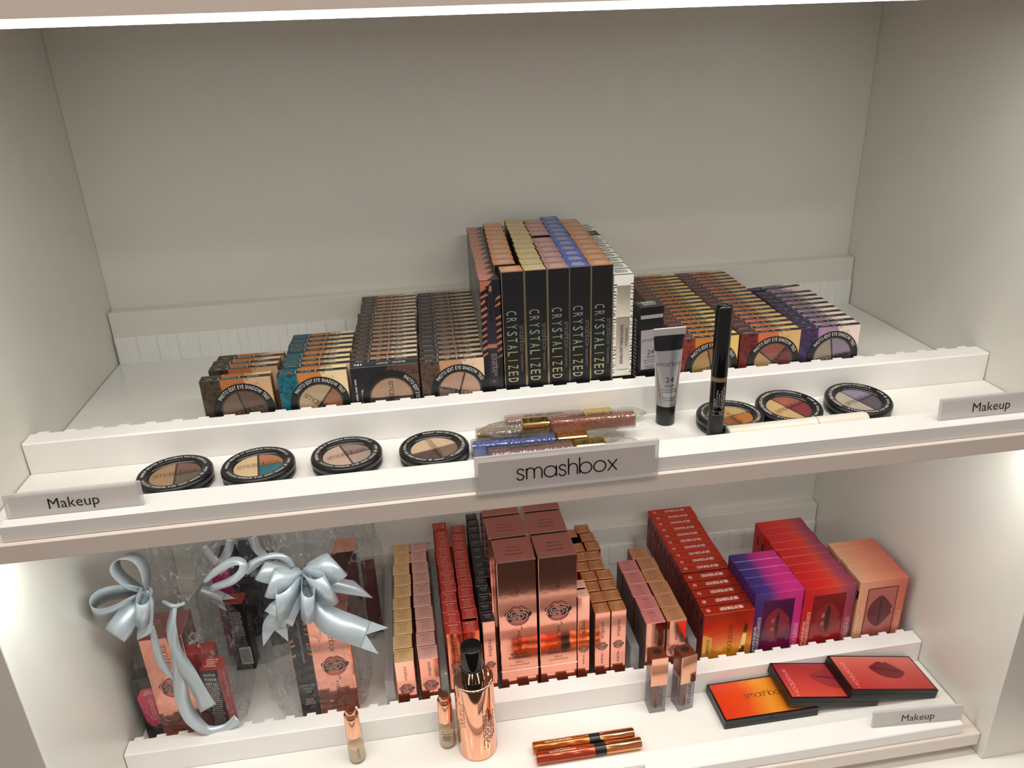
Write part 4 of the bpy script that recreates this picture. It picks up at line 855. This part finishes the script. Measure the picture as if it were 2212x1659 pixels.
m = MB(); m.lathe([(0.0185,0.0),(0.0200,0.0008),(0.0206,0.0026),(0.0206,0.0945),(0.0202,0.0962)], 64, cap=True); m.build('body', ROSEGOLD, o)
m = MB(); m.lathe([(0.0206,0.0962),(0.0203,0.0975),(0.0190,0.0978),(0.0118,0.0978)], 64, cap=False); m.build('shoulder', M('polished_rose', (226,186,162), 0.05, 1.0), o)
m = MB(); m.lathe([(0.0120,0.0975),(0.0122,0.0980),(0.0118,0.1120),(0.0122,0.1126),(0.0122,0.1140),(0.0116,0.1146)], 48); m.build('collar', BLACKGL, o)
m = MB(); m.lathe([(0.0116,0.1146),(0.0112,0.1370),(0.0104,0.1388),(0.0098,0.1384),(0.0001,0.1380)], 48); m.build('cap', BLACKGL, o)
m = MB()
for k in range(7): greek(m, (0.0060+0.0018*k, 0, 0.046-0.002*(k % 3)), DN, X, 0.062-0.004*k, 0.0016, 1, 0, 20+k)
logo(m, (-0.0150, 0, 0.060), DN, X, 0.036, 0, 0.08)
m.v = [(min(0.0204, a), -math.sqrt(max(1e-9, 0.02072**2-min(0.0204, a)**2)), c) for a, b, c in m.v]; m.build('lettering', COPPER_P, o)
def square_gloss(x, y, rz, label):
    o = empty('lip_gloss', (x, y, FL), label, 'lip gloss', 'square bronze lip glosses', rz); w = 0.0092
    m = MB(); m.cbox(-w, w, -w, w, 0, 0.0480, 0.0008, 0, 2); m.build('outer_case', SMOKE, o)
    m = MB(); m.lathe([(0.0038,0.004),(0.0042,0.005),(0.0042,0.0400)], 24); m.build('gloss_core', M('bronze_gloss', (150,88,50), 0.2, 0.5), o)
    m = MB(); m.cbox(-w+0.0004, w-0.0004, -w+0.0004, w-0.0004, 0.0482, 0.0790, 0.0006, 0, 2); m.build('cap', M('bronze_cap', (150,78,52), 0.2, 0.7), o)
    m = MB(); m.cbox(-w-0.0001, w+0.0001, -w-0.0012, -w+0.0003, 0.0405, 0.0796, 0.0005, 0, 2); m.build('gold_plate', ROSEGOLD, o)
    m = MB(); rose(m, (0, 0.0010, 0.0791), X, Y, 0.0098, 0, 1); m.build('rose_emblem', [INK, COPPER_P, COPPER_P], o)
    m = MB(); logo(m, (0.0030, -w-0.0002, 0.0230), DN, X, 0.0280, 0, 0.12); text(m, '+VLADA', (-0.0028, -w-0.0002, 0.0150), DN, X, 0.0026, 0.0150); m.build('lettering', INK, o)
square_gloss(0.5692, -0.0557, 0.0, 'square bronze lip gloss with rose gold plate facing straight ahead')
square_gloss(0.6000, -0.0580, 0.16, 'square bronze lip gloss turned slightly with rose gold plate')
def stick(x0, x1, y, colr, label):
    L = x1-x0; o = empty('shimmer_tube', (x0, y, FL+0.0063), label, 'tube', 'shimmer tubes lying side by side')
    m = MB(); m.lathe([(0.0052,0.0),(0.0062,0.0008),(0.0062,0.55*L)], 36, axis='x'); m.build('barrel', M('barrel_%d_%d' % colr[:2], colr, 0.15, 0.75), o)
    m = MB(); m.lathe([(0.0060,0.55*L),(0.0060,0.66*L)], 36, axis='x'); m.build('band', BLACKPL, o)
    m = MB(); m.lathe([(0.0062,0.66*L),(0.0062,0.985*L),(0.0056,L)], 36, axis='x'); m.build('cap', M('copper_cap', (226,158,108), 0.12, 1.0), o)
    m = MB(); text(m, 'DEMONSTRATION', (0.25*L, 0, 0), -X, -Y, 0.0022, 0.028); greek(m, (0.25*L, 0.0030, 0), -X, -Y, 0.026, 0.0018, 1, 0, 31)
    m.v = [(a, b, math.sqrt(max(1e-9, 0.00632**2-b*b))) for a, b, c in m.v]; m.build('lettering', M('white_gold_print', (240,214,190)), o)
stick(0.4228, 0.5330, -0.0925, (190,106,52), 'golden copper shimmer tube lying next to its redder twin')
stick(0.4240, 0.5370, -0.1060, (190,84,58), 'reddish copper shimmer tube lying against the lowest lip')
def tester_palette(cx, cy, z, rz, tilt, cover, label, pic):
    w, d, h = 0.1080, 0.0540, 0.0118
    o = empty('palette', (cx, cy, z), label, 'palette', 'black palettes fanned out on the front strip'); o.rotation_euler = (tilt[0], tilt[1], rz)
    m = MB(); m.cbox(-w/2, w/2, -d/2, d/2, 0, 0.0061, 0.0003, 0, 1); m.build('base', BLACKPL, o)
    m = MB(); m.cbox(-w/2, w/2, -d/2, d/2, 0.0062, h, 0.0003, 0, 1); m.build('lid', BLACKPL, o)
    m = MB(); m.box(-w/2+0.0022, w/2-0.0022, -d/2+0.0022, d/2-0.0022, h-0.0002, h+0.0003); m.build('cover_picture', cover, o)
    m = MB(); m.lathe([(0.0030,-d/2-0.0004),(0.0030,-d/2+0.001)], 20); m.v = [(a, c, 0.0060+b*0.5) for a, b, c in m.v]; m.build('catch', BLACKGL, o)
    pic(o, h+0.0004); return o
def pic_brand(o, z):
    m = MB(); logo(m, (0.004, 0.002, z), X, Y, 0.046, 0, 0.12); m.build('lettering', M('dark_olive_print', (84,44,18)), o)
def pic_lips(mats, cx, cy, rot, L, H, op, ink):
    def f(o, z):
        m = MB(); a = math.radians(rot); lips(m, (cx, cy, z), (math.cos(a), math.sin(a), 0), (-math.sin(a), math.cos(a), 0), L, H, op); m.build('lips_picture', mats, o)
        m = MB(); logo(m, (-0.0430, -0.002, z), -Y, X, 0.036, 0, 0.10); m.add([(-0.0445,-0.0235,z),(-0.0430,-0.0235,z),(-0.0430,-0.0220,z),(-0.0445,-0.0220,z)], [(0,1,2,3)]); m.build('lettering', ink, o)
    return f
tester_palette(0.6872, -0.0738, FL, 0.0, (0,0), grad('orange_cover', [(0.0,(206,54,24)),(0.3,(214,72,24)),(0.55,(224,142,40)),(0.75,(222,120,30)),(1,(206,60,20))], 0, 0.25, 0, 0.108), 'black palette with orange and yellow cover under the others', pic_brand)
tester_palette(0.7595, -0.0728, FL+0.0090, -0.012, (0,0.165), grad('coral_cover', [(0.0,(206,76,56)),(0.45,(186,62,58)),(1,(150,40,48))], 1, 0.25, 0, 0.054), 'black palette with coral cover and parted lips, middle of the fan', pic_lips(lipm((150,48,54),(92,30,40),(196,116,120)), 0.012, 0.002, -8, 0.056, 0.030, 0.0, M('pink_print', (226,160,150))))
tester_palette(0.8283, -0.0753, FL+0.0098, 0.0, (0,0.181), grad('rose_cover', [(0.0,(176,46,46)),(0.5,(190,78,70)),(1,(206,110,96))], 1, 0.25, 0, 0.054), 'black palette with rosy cover and dark closed lips, top of the fan', pic_lips(lipm((110,32,36),(88,24,30),(110,32,36)), 0.008, 0.004, -10, 0.042, 0.026, 0.0, M('pink_print', (226,160,150))))

# ================================================================= LOWER SHELF: gift bags
from mathutils import noise as mnoise
def film(root, rings, seed, n=46, wob=0.0034):
    """crumpled cellophane skin of flat facets through elliptical rings (z, cx, cy, hx, hy), open at the top"""
    R = []; rr = random.Random(seed)
    for a, b in zip(rings[:-1], rings[1:]):
        ns = max(2, int(abs(b[0]-a[0])/0.0058))
        for k in range(ns): R.append([p_+(q-p_)*k/ns for p_, q in zip(a, b)])
    R.append(list(rings[-1])); vs = []
    for j, (z, cx, cy, hx, hy) in enumerate(R):
        f = min(1.0, hx/0.03)
        for i in range(n):
            a = 2*math.pi*(i+0.5*(j % 2)+rr.uniform(-0.3, 0.3))/n; c, s_ = math.cos(a), math.sin(a); e = 0.75
            px = hx*math.copysign(abs(c)**e, c); py = hy*math.copysign(abs(s_)**e, s_)
            w_ = mnoise.noise(Vector((c*3.1+seed, s_*3.1, z*16)))*wob*1.6*f + (0.5-abs(mnoise.noise(Vector((c*6+seed*7, s_*6, z*26)))))*wob*1.5*f + rr.uniform(-1, 1)*0.0009*f
            d = math.hypot(px, py) or 1
            zz = z+(rr.uniform(-0.0018, 0.0018) if 0 < j < len(R)-1 else 0)
            vs.append((cx+px*(1+w_/d)-root.location.x, cy+py*(1+w_/d)-root.location.y, zz-root.location.z))
    fs = []
    for j in range(len(R)-1):
        for i in range(n):
            q = (i+1) % n; A, B, C_, D = j*n+i, j*n+q, (j+1)*n+q, (j+1)*n+i
            fs += [(A, B, D), (B, C_, D)] if j % 2 == 0 else [(A, B, C_), (A, C_, D)]
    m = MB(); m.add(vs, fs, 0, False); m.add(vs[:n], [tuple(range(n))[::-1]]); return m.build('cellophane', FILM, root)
t = NT('silver_satin_ribbon'); t.set(Base_Color=lin(190,199,205), Roughness=0.34, Metallic=0.35); t.bump(t.noise(700, 2), 0.05, 0.0003); RIB = t.m
def ribbon(parent, pts, ws, name, fork=False):
    """ribbon strip: centre points and half-width vectors"""
    k = len(pts); L = Vector(parent_world(parent)); vs = []
    for p_, w_ in zip(pts, ws): vs += [(p_+w_-L)[:], (p_-w_-L)[:]]
    fs = [(2*i, 2*i+2, 2*i+3, 2*i+1) for i in range(k-1)]
    m = MB(); m.add(vs, fs, 0, True)
    if fork:
        d = pts[-1]-pts[-2]; d = d.normalized()*ws[-1].length*1.5; b = len(m.v)
        m.add([vs[-2], vs[-1], (pts[-1]+ws[-1]+d-L)[:], (pts[-1]-L)[:], (pts[-1]-ws[-1]+d-L)[:]], [(0,3,2),(1,4,3)], 0); m.add([vs[-2], vs[-1], (pts[-1]-L)[:]], [(0,1,2)])
    o = m.build(name, RIB, parent); sm = o.modifiers.new('thick', 'SOLIDIFY'); sm.thickness = 0.0003; return o
def parent_world(o):
    p_ = Vector((0,0,0))
    while o: p_ += o.location; o = o.parent
    return p_
def loop(parent, K, e1, e2, bulge, flip=1):
    """bow loop from knot K to the fold between 3d points e1 and e2"""
    T = (e1+e2)/2; Wv = (e1-e2)/2; D = T-K; B = D.cross(Wv).normalized()*D.length*bulge*flip; pts = []; ws = []
    for i in range(29):
        t_ = 2*math.pi*i/28; s_ = (1-math.cos(t_))/2; b = math.sin(t_)*(0.25+0.75*s_)
        pts.append(K + D*s_ + B*b*0.5); f = 0.38+0.62*min(1, s_*3.2)
        ws.append(Wv*f)
    return ribbon(parent, pts, ws, 'bow_loop')
def strip(parent, px, ys, hw, name='ribbon_tail', fork=False, twist=0.0):
    """ribbon tail traced through photo pixels px at depths ys, half widths hw in pixels"""
    P = cat([at(*p_, y=y) for p_, y in zip(px, ys)], 6); n = len(P); ws = []
    for i, p_ in enumerate(P):
        tg = (P[min(n-1, i+1)]-P[max(0, i-1)]).normalized(); v = (p_-CAM_LOC).normalized(); w_ = tg.cross(v).normalized()
        if twist: w_ = Matrix.Rotation(twist*math.sin(3.0*i/n*math.pi), 3, tg) @ w_
        t_ = i/(n-1)*(len(hw)-1); a = int(min(len(hw)-2, t_)); h = hw[a]+(hw[a+1]-hw[a])*(t_-a)
        ws.append(w_*h*(p_-CAM_LOC).length/FPX)
    return ribbon(parent, P, ws, name, fork)
def knot(parent, K, r=0.006):
    m = MB(); m.lathe([(0.001,-r),(r*0.8,-r*0.6),(r,0),(r*0.8,r*0.6),(0.001,r)], 16); L = parent_world(parent); k = m.build('bow_knot', RIB, parent); k.location = K-L; return k
FLR = DZ+0.0002
def bag(name_loc, label, rings, seed):
    o = empty('gift_bag', name_loc, label, 'gift bag', 'cellophane gift bags'); film(o, rings, seed); return o
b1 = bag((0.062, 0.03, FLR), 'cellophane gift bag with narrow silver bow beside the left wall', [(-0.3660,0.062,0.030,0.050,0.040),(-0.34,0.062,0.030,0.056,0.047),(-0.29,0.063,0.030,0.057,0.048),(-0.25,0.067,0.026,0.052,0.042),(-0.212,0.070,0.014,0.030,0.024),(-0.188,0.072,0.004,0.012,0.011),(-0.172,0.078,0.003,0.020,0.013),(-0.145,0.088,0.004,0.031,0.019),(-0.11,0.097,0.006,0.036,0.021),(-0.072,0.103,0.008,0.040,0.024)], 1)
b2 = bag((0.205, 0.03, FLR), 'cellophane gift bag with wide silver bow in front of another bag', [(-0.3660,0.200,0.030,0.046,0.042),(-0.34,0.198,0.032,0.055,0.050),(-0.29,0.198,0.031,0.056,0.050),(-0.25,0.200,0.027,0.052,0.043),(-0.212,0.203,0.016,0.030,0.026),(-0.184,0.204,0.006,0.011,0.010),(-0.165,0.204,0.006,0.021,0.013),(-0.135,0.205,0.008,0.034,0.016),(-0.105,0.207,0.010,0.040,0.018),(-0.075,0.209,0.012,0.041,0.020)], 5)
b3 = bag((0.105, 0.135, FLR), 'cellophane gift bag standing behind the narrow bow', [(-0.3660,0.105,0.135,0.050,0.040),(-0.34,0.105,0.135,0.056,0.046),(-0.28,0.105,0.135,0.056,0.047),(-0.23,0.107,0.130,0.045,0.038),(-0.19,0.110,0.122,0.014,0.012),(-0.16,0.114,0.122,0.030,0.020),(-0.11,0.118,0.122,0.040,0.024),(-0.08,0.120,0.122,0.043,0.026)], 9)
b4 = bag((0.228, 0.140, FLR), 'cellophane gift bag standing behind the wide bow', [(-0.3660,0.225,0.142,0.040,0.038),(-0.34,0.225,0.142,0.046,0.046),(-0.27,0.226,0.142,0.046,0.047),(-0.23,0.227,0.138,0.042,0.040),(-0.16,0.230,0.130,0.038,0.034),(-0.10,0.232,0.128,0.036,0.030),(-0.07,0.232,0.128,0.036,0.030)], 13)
# narrow bow of the bag by the wall
za = zm(180, 1140, 480, 1778); K = at(*za(815, 825), y=-0.016)
kn = knot(b1, K)
for e1, y1, e2, y2, bl in (((430,420),-0.040,(560,330),-0.010,0.62), ((80,960),-0.045,(130,1130),-0.018,0.55), ((280,1300),-0.040,(530,1462),-0.046,0.42), ((745,990),-0.050,(742,1292),-0.048,0.50), ((690,1440),-0.034,(880,1350),-0.030,0.35)):
    loop(kn, K, at(*za(*e1), y=y1), at(*za(*e2), y=y2), bl)
strip(b1, [(440,1258),(468,1234),(503,1213),(524,1216),(522,1236),(498,1255),(456,1268)], [-0.012,-0.016,-0.020,-0.024,-0.026,-0.024,-0.014], [3,8,9,8,8,8,4], 'ribbon_tail', False, 0.25)
strip(b1, [(455,1272),(500,1258),(524,1236),(552,1212),(589,1200),(616,1206),(633,1226)], [-0.012,-0.016,-0.020,-0.022,-0.024,-0.024,-0.020], [5,6,7,6,6,6,5], 'ribbon_tail', False, 0.3)
strip(b1, [(378,1306),(371,1345),(374,1382),(391,1422),(418,1470),(450,1530)], [-0.012,-0.020,-0.024,-0.026,-0.028,-0.030], [4,9,9,10,13,15], 'ribbon_tail', False, 0.5)
strip(b1, [(328,1352),(337,1395),(352,1438),(384,1476)], [-0.020,-0.024,-0.026,-0.028], [4,7,7,1], 'ribbon_tail', False)
strip(b1, [(372,1330),(380,1410),(388,1462),(394,1508),(412,1548),(446,1577),(486,1574),(514,1554)], [-0.014,-0.024,-0.027,-0.030,-0.031,-0.031,-0.030,-0.028], [4,9,12,13,13,9,9,11], 'ribbon_tail', False, 0.35)
strip(b1, [(350,1298),(375,1309),(400,1302)], [-0.010,-0.014,-0.008], [3,4,3], 'ribbon_tie')
# wide bow of the other bag
zb = zm(530, 1130, 860, 2028); K = at(*zb(795, 760), y=-0.014)
kn = knot(b2, K)
for e1, y1, e2, y2, bl in (((1090,415),-0.022,(1350,695),-0.030,0.40), ((1020,715),-0.044,(1215,1072),-0.046,0.42), ((850,990),-0.056,(838,1345),-0.052,0.42), ((412,945),-0.046,(430,1300),-0.044,0.34), ((392,625),-0.034,(262,980),-0.042,0.36), ((270,500),-0.018,(128,745),-0.026,0.36), ((1440,765),0.002,(1692,995),-0.002,0.20)):
    loop(kn, K, at(*zb(*e1), y=y1), at(*zb(*e2), y=y2), bl)
strip(b2, [zb(830,830), zb(960,1120), zb(1130,1290), zb(1380,1400), zb(1600,1480)], [-0.018,-0.034,-0.040,-0.044,-0.044], [6,20,27,28,27], 'ribbon_tail', True)
strip(b2, [zb(770,830), zb(640,1020), zb(500,1180), zb(440,1270)], [-0.018,-0.030,-0.036,-0.036], [6,20,30,32], 'ribbon_tail', False)
strip(b2, [zb(740,840), zb(560,1080), zb(400,1330), zb(390,1420)], [-0.014,-0.020,-0.022,-0.022], [6,16,22,24], 'ribbon_tail', True)
strip(b2, [zb(620,640), zb(600,520), zb(450,440), zb(250,470), zb(0,650)], [-0.012,-0.010,-0.012,-0.014,-0.018], [5,7,7,7,7], 'ribbon_tail', False, 0.2)
# loose tails of the bag behind
strip(b3, [(433,1274),(455,1282),(480,1296)], [0.072,0.072,0.072], [8,12,14], 'ribbon_tail', True)
strip(b3, [(440,1180),(468,1215),(490,1196),(498,1165)], [0.070,0.070,0.070,0.072], [6,8,9,8], 'ribbon_tail', False, 0.4)
strip(b3, [(545,1160),(556,1185),(575,1205)], [0.074,0.074,0.074], [10,9,8], 'ribbon_tail', False, 0.2)
# boxes inside the bags
def barcode(m, O, U, V, w, h, wm=0, bm_=1):
    O = Vector(O); U = Vector(U); V = Vector(V); N = U.cross(V); q = lambda a, b, d=0.0: (O+U*a+V*b+N*d)[:]
    m.add([q(-w/2,-h/2), q(w/2,-h/2), q(w/2,h/2), q(-w/2,h/2)], [(0,1,2,3)], wm); r = random.Random(2); x = -w*0.42
    while x < w*0.42:
        t_ = r.uniform(0.01, 0.045)*w; m.add([q(x,-h*0.4,0.0001), q(x+t_,-h*0.4,0.0001), q(x+t_,h*0.4,0.0001), q(x,h*0.4,0.0001)], [(0,1,2,3)], bm_); x += t_+r.uniform(0.02, 0.06)*w
def bagbox(name, x, y, w, d, h, mats, fm, label, rz=0.0, z=None):
    o = inst(name, pbox(name, w, d, h, mats, fm)); o.location = (x, y, FLR+0.0003 if z is None else z); o.rotation_euler = (0,0,rz); return tag(o, label, 'box', 'boxes inside the gift bags')
def bag_spray(x, y, h, label, rz=0.0):
    k = h/0.1915; o = bagbox('spray_box', x, y, 0.0425, 0.0425, h, [RFOIL, RFOIL2], lambda n_: 1 if n_.z > 0.7 else 0, label, rz); yy = -0.02125-0.00015
    m = MB(); logo(m, (0.001, yy, h-0.0275), DN, X, 0.0385, 0, 0.085); m.build('brand_lettering', COPPER_P, o)
    m = MB(); rose(m, (0.001, yy, h-0.0665), X, Zv, 0.0290, 0, 1); m.build('rose_emblem', [INK, PETAL, LIPINK], o)
    m = MB(); text(m, '+VLADA', (0.001, yy, h-0.1010), DN, X, 0.0038, 0.0275); text(m, 'PETAL METAL', (0, yy, h-0.1205), X, Zv, 0.0030, 0.0190); text(m, 'SHIMMER SPRAY', (0, yy, h-0.1255), X, Zv, 0.0030, 0.0235); m.build('lettering', COPPER_P, o); return o
bag_spray(0.0515, 0.0115, 0.1410, 'rose gold spray box in the bag by the left wall', 0.0)
bag_spray(0.2192, 0.0130, 0.1400, 'rose gold spray box in the bag with the wide bow', 0.0)
KCARD = M('bag_black_card', (34,33,36), 0.35); REDC = M('bag_red_card', (178,42,30), 0.3); PINKC = M('bag_pink_card', (212,64,100), 0.35); NAVY = M('bag_navy_card', (30,36,52), 0.35)
o = bagbox('lip_product_box', 0.0188, 0.0080, 0.0205, 0.0180, 0.0840, [KCARD], lambda n_: 0, 'small black box with pink label in the bag by the left wall', 0.12)
m = MB(); y_ = -0.0092; m.plate([(-0.0100,y_,0.060),(-0.0040,y_,0.0700),(0.0075,y_,0.0700),(0.0098,y_,0.064),(0.0098,y_,0.033),(0.0060,y_,0.026),(0.0060,y_,0.018),(-0.0020,y_,0.0165),(-0.0070,y_,0.024)], 0, 0.0003, (0,-1,0)); m.build('pink_label', PINKC, o)
m = MB(); logo(m, (0.0020, y_-0.0005, 0.0400), DN, X, 0.0300, 0, 0.11); greek(m, (0.002, y_-0.0005, 0.0645), X, Zv, 0.010, 0.006, 3, 0, 4); m.build('lettering', M('pink_white_print', (236,206,200)), o)
o = bagbox('lip_product_box', 0.0915, 0.0020, 0.0200, 0.0200, 0.0905, [KCARD, REDC, REDC], topm, 'black eight hour box with red top in the bag by the left wall', -0.14)
m = MB(); y_ = -0.0102
for i_, tx in enumerate(('8-HOUR', 'POWER', 'METAL!')): text(m, tx, (0.0, y_, 0.0830-0.0062*i_), X, Zv, 0.0040, 0.0125)
greek(m, (0, y_, 0.040), X, Zv, 0.016, 0.056, 20, 1, 12); m.build('lettering', [WHITE, GREY_P], o)
m = MB(); logo(m, (0.0102, 0.0, 0.060), DN, Y, 0.036, 0, 0.10); greek(m, (0, 0, 0.0907), X, Y, 0.013, 0.013, 4, 0, 15); m.build('side_lettering', PALE, o)
bagbox('lip_product_box', 0.0790, 0.0320, 0.0180, 0.0180, 0.0880, [REDC], lambda n_: 0, 'plain red box behind the eight hour box', 0.1)
bagbox('lip_product_box', 0.0300, 0.0400, 0.0260, 0.0200, 0.1000, [NAVY], lambda n_: 0, 'dark navy box behind the pink labelled box', 0.1)
o = bagbox('contour_stick_box', 0.1872, 0.0060, 0.0215, 0.0200, 0.1500, [KCARD], lambda n_: 0, 'black contour stick box with orange strokes in the wide-bow bag', 0.0)
m = MB(); r = random.Random(8)
for i_ in range(9):
    for sx in (-1, 1):
        z0 = 0.088+i_*0.0068; a = r.uniform(0.0035, 0.0055)
        if r.random() < 0.3: continue
        m.plate([(sx*0.0104, -0.0101, z0), (sx*(0.0104-a), -0.0101, z0+0.0015), (sx*(0.0104-a), -0.0101, z0+0.0042), (sx*0.0104, -0.0101, z0+0.0028)], 0, 0.0001, (0,-1,0))
m.build('stroke_print', M('orange_print', (206,128,82)), o)
m = MB(); text(m, 'STEP BY STEP', (0, -0.0102, 0.0470), X, Zv, 0.0028, 0.0160); text(m, 'CONTOUR', (0, -0.0102, 0.0425), X, Zv, 0.0028, 0.0105); text(m, 'STICK', (0, -0.0102, 0.0380), X, Zv, 0.0028, 0.0070); text(m, 'CONTOUR HIGHLIGHT ILLUMINATE', (0.001, -0.0102, 0.108), DN, X, 0.0026, 0.058); greek(m, (0, -0.0102, 0.024), X, Zv, 0.013, 0.010, 4, 0, 3); m.build('lettering', GREY_P, o)
o = bagbox('lip_product_box', 0.1010, 0.0960, 0.0225, 0.0200, 0.1000, [KCARD, REDC], lambda n_: 1 if n_.z > 0.7 else 0, 'black box with red top and barcode in the bag behind the narrow bow', -0.05)
m = MB(); greek(m, (0, -0.0102, 0.070), X, Zv, 0.017, 0.036, 12, 0, 17); m.build('lettering', GREY_P, o)
m = MB(); barcode(m, (0.003, -0.0102, 0.022), X, Zv, 0.0135, 0.026); m.build('barcode', [WHITE, BLACK], o)
bagbox('lip_product_box', 0.0835, 0.1250, 0.0200, 0.0200, 0.1300, [M('magenta_card', (168,24,92), 0.2)], lambda n_: 0, 'shiny magenta box in the bag behind the narrow bow', 0.2)
o = bagbox('lip_product_box', 0.1130, 0.1560, 0.0240, 0.0200, 0.1350, [NAVY], lambda n_: 0, 'navy box with barcode in the bag behind the narrow bow', 0.1)
m = MB(); barcode(m, (0.004, -0.0102, 0.098), Vector((0.8,0,0.6)), Vector((-0.6,0,0.8)), 0.011, 0.018); m.build('barcode', [WHITE, BLACK], o)
o = bagbox('spray_box', 0.2290, 0.1420, 0.0300, 0.0300, 0.1260, [foil_mat('dark_rose_foil', (120,66,58), 0.15), RFOIL], lambda n_: 1 if n_.z > 0.7 else 0, 'rose gold topped box in the bag behind the wide bow', 0.0)
bagbox('spray_box', 0.2560, 0.1320, 0.0170, 0.0200, 0.1000, [foil_mat('dark_rose_foil2', (96,52,50), 0.2)], lambda n_: 0, 'dark rose box in the bag behind the wide bow', 0.1)
bagbox('lip_product_box', 0.1355, 0.1340, 0.0220, 0.0220, 0.1280, [KCARD], lambda n_: 0, 'tall plain black box in the bag behind the narrow bow', 0.15)
bagbox('lip_product_box', 0.0860, 0.1520, 0.0220, 0.0200, 0.1320, [M('bag_brown_card', (70,42,40), 0.3)], lambda n_: 0, 'tall dark brown box in the bag behind the narrow bow', -0.1)
